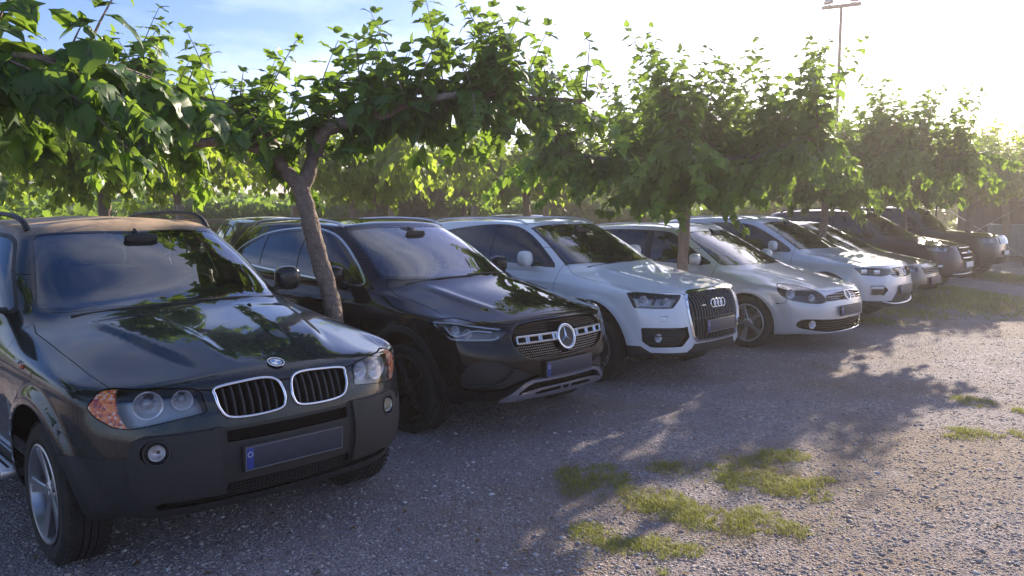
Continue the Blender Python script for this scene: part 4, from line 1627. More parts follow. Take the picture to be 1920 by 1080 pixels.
def build_black():
    B = CarBody('black_suv', 9, 10, deform=deform_black)
    S, sp = B.S, B.sp
    ws = [(-1.115, 0, 1.131), (-1.16, .35, 1.130), (-1.27, .58, 1.126), (-1.40, .695, 1.110), (-2.075, .575, 1.500), (-2.02, .38, 1.527), (-1.97, 0, 1.540)]
    dlo = [(-3.62, 1.31), (-3.33, 1.423), (-3.044, 1.478), (-2.632, 1.512), (-2.39, 1.511), (-2.137, 1.461), (-1.92, 1.37), (-1.711, 1.246), (-1.549, 1.125), (-1.52, 1.085), (-1.62, 1.078), (-2.0, 1.098), (-2.588, 1.127), (-3.113, 1.150), (-3.5, 1.19), (-3.66, 1.25)]
    hood = [(-1.095, 0), (-1.14, .35), (-1.25, .58), (-1.355, .672), (-1.28, .722), (-1.10, .762), (-.85, .752), (-.70, .745), (-.56, .775), (-.44, .752), (-.27, .668), (-.17, .53), (-.135, .40), (-.125, .20), (-.122, 0)]
    std_cuts(B, ws, dlo, hood, [(-2.50, -2.58, .10), (-3.15, -3.23, .07)], arch=(.395, .43), clad=.05, doors=(-1.42, -2.52, -3.42), chrome=.013)
    hl = [(-.588, .878, .881), (-.547, .858, .899), (-.44, .765, .902), (-.261, .678, .872), (-.134, .500, .835), (-.128, .515, .812), (-.147, .605, .752), (-.212, .699, .752), (-.367, .854, .755), (-.468, .880, .825)]
    h2 = densify(fillet(to2(DIAG, hl), .012, 3), .02)
    S.cut(DIAG, grow(h2, .004), 'seam', ('body', 'hood', 'seam'))
    S.cut(DIAG, h2, 'headlight', 'seam')
    gp = fillet([(-.08, .870), (.25, .868), (.44, .852), (.512, .79), (.500, .70), (.42, .630), (.34, .606), (-.08, .597)], [0, .1, .06, .05, .05, .06, .05, 0], 5)
    S.cut(FRONT, densify(grow(gp, .012), .03), 'grille_rim', ('body', 'hood', 'seam'))
    S.cut(FRONT, densify(gp, .03), 'grille', 'grille_rim')
    ink = smooth_closed([(.785, .585), (.715, .617), (.606, .605), (.517, .560), (.40, .520), (.29, .478), (.40, .450), (.50, .425), (.62, .388), (.79, .400), (.825, .49)], 4)
    i2 = [(Q2 * (y - B.pts(FRONT, [(y, z)])[0].x), z) for y, z in ink]
    S.cut(DIAG, densify(i2, .02), 'intake', 'body')
    lip = [(-.08, .448), (.36, .450), (.43, .435), (.60, .315), (.62, .10), (-.08, .10)]
    S.cut(FRONT, densify(lip, .03), 'lip', 'body')
    S.cut(FRONT, fillet([(-.08, .428), (.34, .428), (.40, .41), (.475, .358), (.36, .372), (.28, .382), (-.08, .385)], .008), 'lip_slot', 'lip')
    S.cut(FRONT, fillet([(.06, .365), (.26, .362), (.33, .345), (.30, .335), (.06, .340)], .008), 'lip_slot', 'lip')
    S.cut(FRONT, fillet([(-.08, .366), (.03, .365), (.03, .340), (-.08, .340)], .004), 'lip_slot', 'lip')
    S.cut(SIDE, [(-3.3, .1), (-3.3, .36), (-1.2, .36), (-1.2, .1)], 'sill', ('body', 'front_door', 'rear_door', 'seam'))
    pm = 'black_paint'
    std_parts(B, pm, side='side_glass', trim='gloss_black', handles=(-2.28, -3.12), handle_z=.93)
    B.part('sill_trim', 'sill', 'black_plastic', offset=.006, thick=.01, pair=True)
    B.part('grille_rim', 'grille_rim', 'gloss_black', offset=-.004)
    g = B.recess('grille', 'grille', 'void_black', .06)[0]
    # studded mesh in rows, bars, round badge
    mb = MB(); st = MB()
    gpoly = np.array(gp + [(-y, z) for y, z in gp])
    for r_ in range(15):
        z = .608 + .018 * r_
        for k in range(-27, 28):
            y = .020 * k + (.010 if r_ % 2 else 0)
            if not in_poly(np.array([(abs(y), z)]), gp)[0] or (abs(z - .742) < .032) or math.hypot(y, z - .731) < .115:
                continue
            q = B.pts(FRONT, [(abs(y), z)], -.022, 1 if y >= 0 else -1)[0]
            if z < .735:
                st.box(q, (.008, .007, .0065))
            mb.box(q - Vector((.006, 0, 0)), (.006, .014, .012))
    tag(mb.build('grille_mesh', ['gloss_black'], g), kind='stuff')
    tag(st.build('grille_studs', ['satin_metal'], g), kind='stuff')
    for sg in (1, -1):
        top = B.pts(FRONT, [(y, .768) for y in np.linspace(.09, .475, 8)], .006, sg)
        bot = B.pts(FRONT, [(y, .722) for y in np.linspace(.09, .478, 8)], .006, sg)
        mb = MB()
        for rail_ in (top, bot):
            mb.tube(rail_, .0085, 6)
        for yv in (.10, .135, .255, .275, .375, .395, .474):
            a, b_ = B.pts(FRONT, [(yv, .768), (yv, .722)], .006, sg)
            mb.tube([a, b_], .010 if yv not in (.135,) else .016, 6)
        mb.build('grille_crossbar', ['satin_metal'], g, auto=50)
    (c, n), = B.surf(FRONT, [(0, .731)], .010)
    n.y = 0; n.normalize()
    mb = MB(); disc(mb, c - n * .014, .092, n, .010, 40)
    bd = mb.build('badge', ['black_plastic'], B.root, auto=40)
    mb = MB(); ring_tube(mb, c + n * .002, .092, .009, 44, 8, n); ring_tube(mb, c + n * .002, .080, .002, 40, 6, n)
    mb.build('badge_ring', ['chrome'], bd, auto=60)
    mb = MB(); star3(mb, c - n * .002, .080, n)
    mb.build('badge_star', ['chrome'], bd)
    # headlamps
    hs = B.recess('headlamp', 'headlight', 'lamp_mid', .06, pair=True)
    for q, par in zip((S.patch('headlight'), flip_y(*S.patch('headlight'))), hs):
        shell_part('lens', q, 'lamp_glass', par, offset=-.001)
    for pl, r_ in (([(-.56, .865, .885), (-.44, .77, .888), (-.30, .70, .868), (-.17, .56, .838)], .011),
                   ([(-.55, .872, .865), (-.48, .875, .82), (-.40, .862, .778), (-.34, .835, .768), (-.22, .71, .765), (-.165, .625, .768), (-.150, .590, .785)], .008),
                   ([(-.46, .84, .855), (-.41, .84, .81), (-.36, .83, .792), (-.31, .79, .80), (-.275, .755, .825), (-.24, .71, .83), (-.19, .62, .818)], .007)):
        P = B.pts(DIAG, to2(DIAG, pl), -.018)
        mb = MB(); mb.tube(catmull(P, 4), r_, 8, flat=.6)
        both('light_strip', mb, ['light_bar'], hs, auto=60)
    for q in ((-.385, .815, .838), (-.300, .765, .812)):
        p = B.pts(DIAG, to2(DIAG, [q]), -.035)[0]
        lamp(B, p, .032, (1, .35, 0), .02, parents=hs)
    B.recess('bumper_intake', 'intake', 'black_plastic', .035, pair=True)
    mb = MB()
    P = B.pts(DIAG, [(Q2 * (y - B.pts(FRONT, [(y, z)])[0].x), z) for y, z in ((.76, .42), (.66, .43), (.58, .47), (.52, .53))], -.012)
    mb.tube(catmull(P, 5), .020, 8, flat=.5)
    both('intake_fin', mb, ['black_plastic'], B.root, auto=60)
    B.part('lower_lip', 'lip', 'chrome', offset=.006, thick=.02, split=True)
    B.recess('lip_opening', 'lip_slot', 'void_black', .03)
    plate(B, .515, tilt=-.02)
    rail(B, -2.12, -3.72, 'satin_metal', r=.014, up=.03)
    mirrors(B, -1.70, 1.150, 'black_paint', .80, 1.02, .165)
    wipers(B, [[B.pts(WSF, to2(WSF, [q]), .014)[0] for q in ((-1.17, -.60, 1.145), (-1.14, -.3, 1.15), (-1.13, .05, 1.15))],
               [B.pts(WSF, to2(WSF, [q]), .014)[0] for q in ((-1.15, .02, 1.16), (-1.16, .3, 1.165), (-1.22, .6, 1.165))]])
    # sensor pod behind the glass
    q = B.pts(WSF, to2(WSF, [(-1.92, 0, 1.50)]), -.03)[0]
    mb = MB(); V, F = superell(q, (.07, .10, .03), .6, .6, 8, 16, Matrix.Rotation(R(30), 3, 'Y')); mb.add(V, F)
    mb.build('sensor_pod', ['black_plastic'], B.root, auto=60)
    interior(B, 'dark_fabric')
    liners(B, .425)
    add_wheels(B, 'double', 'dark_alloy', .250)
    return B


def deform_white(P):
    x, y, z = P[:, 0].copy(), P[:, 1].copy(), P[:, 2].copy()
    flare(P, -.88, .34, .43, .55, .016); flare(P, -3.49, .34, .43, .55, .016)
    side_sculpt(P, -3.0, -1.4, .52, .028)
    yr = np.interp(x, [-1.2, -.7, -.15], [.48, .45, .38])
    P[:, 2] += .010 * np.exp(-((y - yr) / .045) ** 2) * bump(-1.1, -.9, -.35, -.14, x) * sstep(.86, .93, z)
    m = np.exp(-((z - .95) / .02) ** 2) * sstep(.75, .85, y) * bump(-3.9, -3.5, -1.6, -.9, x)
    P[:, 1] += .008 * m
    # the grille frame stands a little proud
    m = (1 - sstep(.36, .42, y)) * bump(.40, .47, .84, .90, z) * sstep(-.3, -.12, x)
    P[:, 0] += .022 * m
    return P


def build_white():
    B = CarBody('white_suv', 8, 8, deform=deform_white)
    S = B.S
    ws = [(-1.085, 0, 1.140), (-1.13, .35, 1.138), (-1.24, .60, 1.128), (-1.36, .720, 1.105), (-1.985, .580, 1.480), (-1.93, .38, 1.503), (-1.885, 0, 1.515)]
    dlo = [(-3.62, 1.30), (-3.35, 1.41), (-3.088, 1.462), (-2.605, 1.511), (-2.274, 1.515), (-2.051, 1.470), (-1.829, 1.370), (-1.635, 1.248), (-1.452, 1.105), (-1.55, 1.090), (-2.061, 1.116), (-2.6, 1.140), (-3.2, 1.170), (-3.55, 1.21)]
    hood = [(-1.065, 0), (-1.11, .35), (-1.22, .60), (-1.325, .715), (-1.19, .789), (-.974, .804), (-.744, .765), (-.578, .750), (-.470, .775), (-.42, .815), (-.30, .69), (-.19, .53), (-.130, .40), (-.118, .20), (-.112, 0)]
    std_cuts(B, ws, dlo, hood, [(-2.40, -2.48, .10), (-3.18, -3.20, .08)], arch=(.425, .475), doors=(-1.36, -2.43, -3.36))
    hl = [(-.466, .866, .904), (-.415, .826, .912), (-.135, .468, .878), (-.133, .49, .85), (-.137, .592, .768), (-.21, .70, .765), (-.380, .866, .776)]
    h2 = densify(fillet(to2(DIAG, hl), .012, 3), .02)
    S.cut(DIAG, grow(h2, .004), 'seam', ('body', 'hood', 'seam'))
    S.cut(DIAG, h2, 'headlight', 'seam')
    gp = fillet([(-.08, .898), (.33, .892), (.405, .862), (.425, .72), (.385, .49), (.335, .452), (-.08, .446)], [0, .06, .05, .1, .06, .05, 0], 5)
    S.cut(FRONT, densify(grow(gp, .022), .03), 'grille_rim', ('body', 'hood', 'seam'))
    S.cut(FRONT, densify(gp, .03), 'grille', 'grille_rim')
    ik = [(.835, .588), (.462, .580), (.435, .485), (.51, .398), (.755, .398), (.815, .455)]
    i2 = [(Q2 * (y - B.pts(FRONT, [(y, z)])[0].x), z) for y, z in densify(fillet(ik, .02, 3), .04)]
    S.cut(DIAG, i2, 'intake', 'body')
    T = lambda x, y: Q2 * (y - x)
    low = [(-.2, .05), (-.2, .412), (T(-.04, .36), .412), (T(-.05, .39), .37), (T(-.08, .44), .338), (T(-.27, .74), .345), (T(-.335, .82), .41), (1.2, .415), (1.2, .05)]
    S.cut(DIAG, densify(low, .03), 'bumper_trim', 'body', cond=lambda c: c[0] > -.6)
    S.cut(SIDE, [(-3.2, .1), (-3.2, .37), (-1.2, .37), (-1.2, .1)], 'sill', ('body', 'front_door', 'rear_door', 'seam'))
    # washer flap outline
    q2 = to2(DIAG, [(-.22, .705, .69), (-.17, .645, .69), (-.165, .64, .65), (-.215, .70, .65)])
    S.panel(DIAG, densify(q2, .02), 'flap', .0025)
    pm = 'white_paint'
    std_parts(B, pm, side='dark_glass', trim='gloss_black', handles=(-2.18, -3.05), handle_z=.94)
    if S.has('flap'):
        B.part('washer_flap', 'flap', pm, pair=True)
    B.part('bumper_trim', 'bumper_trim', 'black_plastic', offset=-.002)
    B.part('sill_trim', 'sill', 'black_plastic', offset=.005, thick=.01, pair=True)
    B.part('grille_frame', 'grille_rim', 'chrome', offset=.006, thick=.02)
    g = B.recess('grille', 'grille', 'void_black', .06)[0]
    pol = np.array(gp)
    for k in range(-9, 10):
        y = .0425 * k
        zs = []
        for i in range(len(pol)):
            a, b = pol[i], pol[(i + 1) % len(pol)]
            if (a[0] - abs(y)) * (b[0] - abs(y)) < 0:
                zs.append(a[1] + (b[1] - a[1]) * (abs(y) - a[0]) / (b[0] - a[0]))
        z0, z1 = (min(zs), max(zs)) if len(zs) > 1 else (.447, .895)
        P = B.pts(FRONT, [(abs(y), z) for z in np.linspace(z0, z1, 6)], -.012, 1 if y >= 0 else -1)
        mb = MB(); mb.tube(P, .0042, 6, flat=1.8)
        mb.build('grille_bar', ['grille_grey'], g, auto=60)
    mb = MB()
    P = B.pts(FRONT, [(y, .655) for y in np.linspace(-.41, .41, 9)], -.010); mb.tube(P, .006, 6)
    mb.build('grille_crossbar', ['black_plastic'], g, auto=60)
    # four rings
    mb = MB()
    for k in range(4):
        (c, n), = B.surf(FRONT, [(0.0001, .783)], .010)
        ring_tube(mb, Vector((c.x, -.087 + .058 * k, .783)), .040, .0062, 32, 8, (1, 0, .22))
    mb.build('badge', ['chrome'], B.root, auto=60)
    mb = MB(); mb.box(B.pts(FRONT, [(.235, .772)], .006, -1)[0], (.006, .07, .012), None, .002)
    mb.build('grille_lettering_plate', ['chrome'], B.root, auto=40)
    hs = B.recess('headlamp', 'headlight', 'lamp_grey', .06, pair=True)
    for q, par in zip((S.patch('headlight'), flip_y(*S.patch('headlight'))), hs):
        shell_part('lens', q, 'lamp_glass', par, offset=-.001)
    for q, r_ in (((-.34, .78, .842), .045), ((-.205, .61, .830), .038)):
        p = B.pts(DIAG, to2(DIAG, [q]), -.026)[0]
        lamp(B, p, r_, (1, .35, 0), .03, parents=hs)
    P = B.pts(DIAG, to2(DIAG, [(-.36, .84, .795), (-.22, .69, .786), (-.155, .60, .79)]), -.018)
    mb = MB(); mb.tube(catmull(P, 4), .012, 8, flat=.6); both('light_strip', mb, ['light_bar'], hs, auto=60)
    mb = MB(); p = B.pts(DIAG, to2(DIAG, [(-.27, .70, .84)]), -.03)[0]
    mb.box(p, (.03, .012, .10), Matrix.Rotation(R(35), 3, 'X'), .004); both('lamp_divider', mb, ['lamp_dark'], hs)
    ii = B.recess('bumper_intake', 'intake', 'black_plastic', .05, pair=True)
    for z in (.44, .50, .55):
        P = B.pts(DIAG, [(Q2 * (y - B.pts(FRONT, [(y, z)])[0].x), z) for y in np.linspace(.47 if z > .45 else .50, .80, 6)], -.022)
        mb = MB(); mb.tube(P, .007, 6, flat=.7); both('intake_slat', mb, ['black_plastic'], ii, auto=60)
    (c, n), = B.surf(DIAG, to2(DIAG, [(-.206, .722, .487)]), -.02)
    lamp(B, c, .038, (1, .3, 0), .03, parents=ii, bulb='lens', name='fog_lamp')
    plate(B, .575, mat='plate_dark')
    rail(B, -2.05, -3.68, 'satin_metal', r=.014, up=.03)
    mirrors(B, -1.72, 1.175, 'white_paint', .80, 1.03, .165)
    wipers(B, [[B.pts(WSF, to2(WSF, [q]), .014)[0] for q in ((-1.14, -.60, 1.15), (-1.11, -.3, 1.155), (-1.10, .05, 1.155))]])
    interior(B, 'dark_fabric')
    liners(B, .45)
    add_wheels(B, 'double', 'alloy', .235)
    return B


def deform_wagon(P):
    x, y, z = P[:, 0].copy(), P[:, 1].copy(), P[:, 2].copy()
    flare(P, -.88, .315, .36, .45, .014); flare(P, -3.455, .315, .36, .45, .014)
    side_sculpt(P, -3.0, -1.4, .45, .022)
    yr = np.interp(x, [-1.2, -.7, -.15], [.56, .50, .40])
    P[:, 2] += .010 * np.exp(-((y - yr) / .05) ** 2) * bump(-1.1, -.9, -.35, -.14, x) * sstep(.66, .75, z)
    m = np.exp(-((z - .80) / .018) ** 2) * sstep(.72, .82, y) * bump(-4.1, -3.7, -1.4, -.9, x)
    P[:, 1] += .007 * m
    return P


def vw_badge(B, z, r, y=0.0, name='badge'):
    """round badge with a V above a W"""
    (c, n), = B.surf(FRONT, [(y, z)], .006)
    n.y = 0; n.normalize()
    mb = MB(); disc(mb, c - n * .006, r, n, .006, 30)
    bd = mb.build(name, ['lamp_dark'], B.root, auto=40)
    up = Vector((0, 0, 1)); up = (up - n * up.dot(n)).normalized(); sd = Vector((0, 1, 0))
    mb = MB(); ring_tube(mb, c + n * .001, r, r * .10, 36, 6, n)
    f = lambda u, v: c + sd * u * r + up * v * r + n * .002
    for ln in ([(-.36, .80), (0, .12), (.36, .80)], [(-.80, .36), (-.40, -.72), (0, .02), (.40, -.72), (.80, .36)]):
        mb.tube([f(*p) for p in ln], r * .075, 5)
    mb.build('badge_letters', ['chrome'], bd, auto=60)
    return bd


def build_wagon():
    B = CarBody('silver_wagon', 8, 8, deform=deform_wagon)
    S = B.S
    ws = [(-1.06, 0, .985), (-1.11, .35, .983), (-1.22, .58, .978), (-1.37, .685, .962), (-2.03, .555, 1.375), (-1.99, .36, 1.392), (-1.95, 0, 1.40)]
    dlo = [(-1.50, .985), (-1.66, 1.085), (-1.86, 1.20), (-2.08, 1.325), (-2.3, 1.385), (-2.8, 1.40), (-3.3, 1.39), (-3.8, 1.345), (-4.1, 1.24), (-4.12, 1.12), (-3.7, 1.045), (-2.6, 1.00), (-1.9, .975)]
    hood = [(-1.04, 0), (-1.09, .35), (-1.20, .58), (-1.34, .68), (-1.18, .66), (-.82, .60), (-.47, .60), (-.30, .56), (-.16, .48), (-.125, .36), (-.105, .15), (-.10, 0)]
    std_cuts(B, ws, dlo, hood, [(-2.42, -2.5, .10), (-3.30, -3.30, .08)], arch=(.355, .36), doors=(-1.40, -2.46, -3.36))
    hl = [(-.565, .735, .787), (-.48, .64, .790), (-.345, .575, .771), (-.17, .525, .719), (-.098, .46, .645), (-.085, .465, .604), (-.13, .595, .583), (-.32, .795, .62), (-.40, .848, .655), (-.49, .852, .72)]
    h2 = densify(smooth_closed(to2(DIAG, hl), 3), .02)
    S.cut(DIAG, grow(h2, .004), 'seam', ('body', 'hood', 'seam'))
    S.cut(DIAG, h2, 'headlight', 'seam')
    gp = [(-.08, .700), (.20, .694), (.44, .668), (.455, .62), (.44, .600), (.2, .604), (-.08, .604)]
    S.cut(FRONT, densify(fillet(gp, .01), .03), 'grille', ('body', 'hood', 'seam'))
    ik = smooth_closed([(.765, .345), (.745, .385), (.68, .402), (.45, .392), (.2, .380), (-.2, .375), (-.2, .225), (.2, .228), (.45, .240), (.66, .275), (.745, .305)], 4)
    i2 = [(Q2 * (max(y, -.05) - B.pts(FRONT, [(max(y, 0), z)])[0].x), z) for y, z in ik]
    S.cut(DIAG, densify(i2, .02), 'intake', 'body')
    S.cut(DIAG, [(-.2, .02), (-.2, .205), (.5, .205), (.62, .20), (1.2, .20), (1.2, .02)], 'bumper_trim', 'body', cond=lambda c: c[0] > -.6)
    # bumper joint line
    S.cut(DIAG, ribbon(smooth_open(to2(DIAG, [(-.50, .86, .575), (-.42, .86, .580), (-.38, .855, .60), (-.37, .85, .64)])), .0025), 'seam', 'body')
    pm = 'silver_paint'
    std_parts(B, pm, side='dark_glass', trim='black_plastic', handles=(-2.22, -3.1), handle_z=.84)
    B.part('bumper_trim', 'bumper_trim', 'grey_plastic', offset=.003, thick=.01)
    g = B.recess('grille', 'grille', 'gloss_black', .03)[0]
    for z, mt in ((.682, 'satin_metal'), (.650, 'satin_metal'), (.618, 'black_plastic')):
        P = B.pts(FRONT, [(abs(y), z) for y in np.linspace(-.43, .43, 15)], -.006)
        P = [Vector((p.x, yy, p.z)) for p, yy in zip(P, np.linspace(-.43, .43, 15))]
        mb = MB(); mb.tube(P, .009, 6, flat=.6)
        mb.build('grille_bar', [mt], g, auto=60)
    vw_badge(B, .655, .062)
    hs = B.recess('headlamp', 'headlight', 'lamp_dark', .07, pair=True)
    for q, par in zip((S.patch('headlight'), flip_y(*S.patch('headlight'))), hs):
        shell_part('lens', q, 'lamp_glass', par, offset=-.001)
    for q, r_ in (((-.375, .78, .705), .055), ((-.20, .60, .66), .042)):
        p = B.pts(DIAG, to2(DIAG, [q]), -.03)[0]
        lamp(B, p, r_, (1, .4, 0), r_ * .7, parents=hs)
    ii = B.recess('lower_grille', 'intake', 'void_black', .05)[0]
    for z in (.262, .292, .322, .352):
        yy = np.linspace(-.58, .58, 17)
        P = [Vector((B.pts(FRONT, [(abs(y), z)])[0].x - .016, y, z)) for y in yy]
        mb = MB(); mb.tube(P, .006, 6, flat=.7); mb.build('intake_slat', ['black_plastic'], ii, auto=60)
    (c, n), = B.surf(DIAG, to2(DIAG, [(-.16, .64, .333)]), -.014)
    fl = lamp(B, c, .040, (1, .35, 0), .03, bulb='lens', name='fog_lamp')
    mb = MB(); ring_tube(mb, c + Vector((.012, .004, 0)), .047, .004, 28, 6, (1, .35, 0)); both('fog_lamp_ring', mb, ['chrome'], fl, auto=60)
    yy = np.linspace(-.62, .62, 17)
    P = [Vector((B.pts(FRONT, [(abs(y), .226)])[0].x + .004, y, .224 + .03 * (abs(y) / .62) ** 4)) for y in yy]
    mb = MB(); mb.tube(P, .010, 8, flat=.6); mb.build('chin_strip', ['satin_metal'], B.root, auto=60)
    plate(B, .48, mat='plate_dark')
    rail(B, -2.15, -4.0, 'satin_metal', r=.013, up=.028)
    mirrors(B, -1.62, 1.045, 'silver_paint', .76, .97, .15)
    interior(B, 'dark_fabric')
    liners(B, .36)
    add_wheels(B, 'split', 'alloy', .222, width=.205)
    return B


def deform_pale(P):
    x, y, z = P[:, 0].copy(), P[:, 1].copy(), P[:, 2].copy()
    flare(P, -.84, .33, .40, .52, .018); flare(P, -3.43, .33, .40, .52, .018)
    side_sculpt(P, -3.0, -1.4, .50, .025)
    yr = np.interp(x, [-1.2, -.7, -.15], [.58, .60, .62])
    P[:, 2] += .010 * np.exp(-((y - yr) / .04) ** 2) * bump(-1.1, -.9, -.4, -.2, x) * sstep(.8, .88, z)
    return P


def build_pale():
    B = CarBody('pale_suv', 7, 7, deform=deform_pale)
    S = B.S
    ws = [(-1.075, 0, 1.085), (-1.12, .35, 1.083), (-1.22, .58, 1.075), (-1.34, .70, 1.055), (-1.985, .565, 1.455), (-1.93, .38, 1.475), (-1.885, 0, 1.487)]
    dlo = [(-1.42, 1.040), (-1.587, 1.168), (-1.80, 1.285), (-1.957, 1.362), (-2.12, 1.425), (-2.317, 1.452), (-2.7, 1.460), (-3.1, 1.440), (-3.4, 1.39), (-3.6, 1.28), (-3.5, 1.18), (-3.1, 1.10), (-2.4, 1.065), (-1.7, 1.038)]
    hood = [(-1.055, 0), (-1.10, .35), (-1.20, .58), (-1.32, .70), (-1.14, .755), (-.745, .690), (-.35, .735), (-.25, .62), (-.15, .48), (-.105, .34), (-.09, .15), (-.085, 0)]
    std_cuts(B, ws, dlo, hood, [(-2.36, -2.44, .10), (-3.08, -3.14, .08)], arch=(.375, .40), clad=.045, doors=(-1.36, -2.40, -3.22), chrome=.008)
    hl = [(-.445, .872, .846), (-.25, .70, .848), (-.098, .36, .828), (-.09, .30, .80), (-.10, .42, .745), (-.146, .63, .724), (-.341, .848, .745)]
    h2 = densify(to2(DIAG, hl), .02)
    S.cut(DIAG, h2, 'headlight', ('body', 'hood', 'seam'))
    gp = [(-.08, .832), (.30, .828), (.40, .80), (.44, .735), (.30, .70), (-.08, .695)]
    S.cut(FRONT, densify(gp, .03), 'grille', ('body', 'hood', 'seam'))
    dr = to2(DIAG, [(-.235, .765, .600), (-.111, .605, .600), (-.071, .528, .530), (-.106, .60, .452), (-.235, .755, .455)])
    S.cut(DIAG, densify(fillet(dr, .02), .02), 'drl', 'body')
    T = lambda x, y: Q2 * (y - x)
    S.cut(DIAG, densify([(-.2, .05), (-.2, .56), (T(-.02, .25), .55), (T(-.05, .42), .37), (T(-.336, .82), .375), (1.2, .38), (1.2, .05)], .03), 'bumper_trim', 'body', cond=lambda c: c[0] > -.6)
    S.cut(SIDE, [(-3.1, .1), (-3.1, .35), (-1.15, .35), (-1.15, .1)], 'sill', ('body', 'front_door', 'rear_door', 'seam'))
    pm = 'pale_silver_paint'
    std_parts(B, pm, side='dark_glass', trim='gloss_black', handles=(-2.15, -2.95), handle_z=.92)
    B.part('bumper_trim', 'bumper_trim', 'black_plastic', offset=-.002)
    B.part('sill_trim', 'sill', 'black_plastic', offset=.005, thick=.01, pair=True)
    g = B.recess('grille', 'grille', 'gloss_black', .04)[0]
    for z in (.815, .78, .745, .715):
        yy = np.linspace(-.40, .40, 13)
        P = [Vector((B.pts(FRONT, [(abs(y), z)])[0].x - .006, y, z)) for y in yy]
        mb = MB(); mb.tube(P, .007, 6, flat=.6); mb.build('grille_bar', ['chrome' if z in (.815, .78) else 'black_plastic'], g, auto=60)
    vw_badge(B, .775, .062)
    hs = B.recess('headlamp', 'headlight', 'lamp_dark', .05, pair=True)
    for q, par in zip((S.patch('headlight'), flip_y(*S.patch('headlight'))), hs):
        shell_part('lens', q, 'lamp_glass', par, offset=-.001)
    for q in ((-.33, .80, .80), (-.20, .655, .79)):
        p = B.pts(DIAG, to2(DIAG, [q]), -.02)[0]
        mb = MB(); mb.box(p, (.04, .09, .065), Matrix.Rotation(R(40), 3, 'Z'), .012); both('lamp_unit', mb, ['reflector'], hs)
    dd = B.recess('daytime_lamp', 'drl', 'gloss_black', .02, pair=True)
    fr = densify(fillet(dr, .02), .02)
    mb = MB(); P = B.pts(DIAG, fr + fr[:1], .002); mb.tube(P, .008, 6, cap=False); both('lamp_frame', mb, ['satin_metal'], dd, auto=60)
    P = B.pts(DIAG, to2(DIAG, [(-.22, .75, .565), (-.11, .60, .565)]), -.008); mb = MB(); mb.tube(P, .016, 6, flat=1.2); both('light_strip', mb, ['light_bar'], dd, auto=60)
    yy = np.linspace(-.60, .60, 17)
    P = [Vector((B.pts(FRONT, [(abs(y), .33)])[0].x + .012, y, .315 + .05 * (abs(y) / .6) ** 3)) for y in yy]
    mb = MB(); mb.tube(P, .014, 8, flat=.7); mb.build('skid_strip', ['satin_metal'], B.root, auto=60)
    plate(B, .52, mat='plate_dark')
    rail(B, -2.1, -3.5, 'satin_metal', r=.013, up=.028)
    mirrors(B, -1.64, 1.125, pm, .79, 1.0, .155)
    interior(B)
    liners(B, .40)
    add_wheels(B, 'double', 'alloy', .235)
    return B


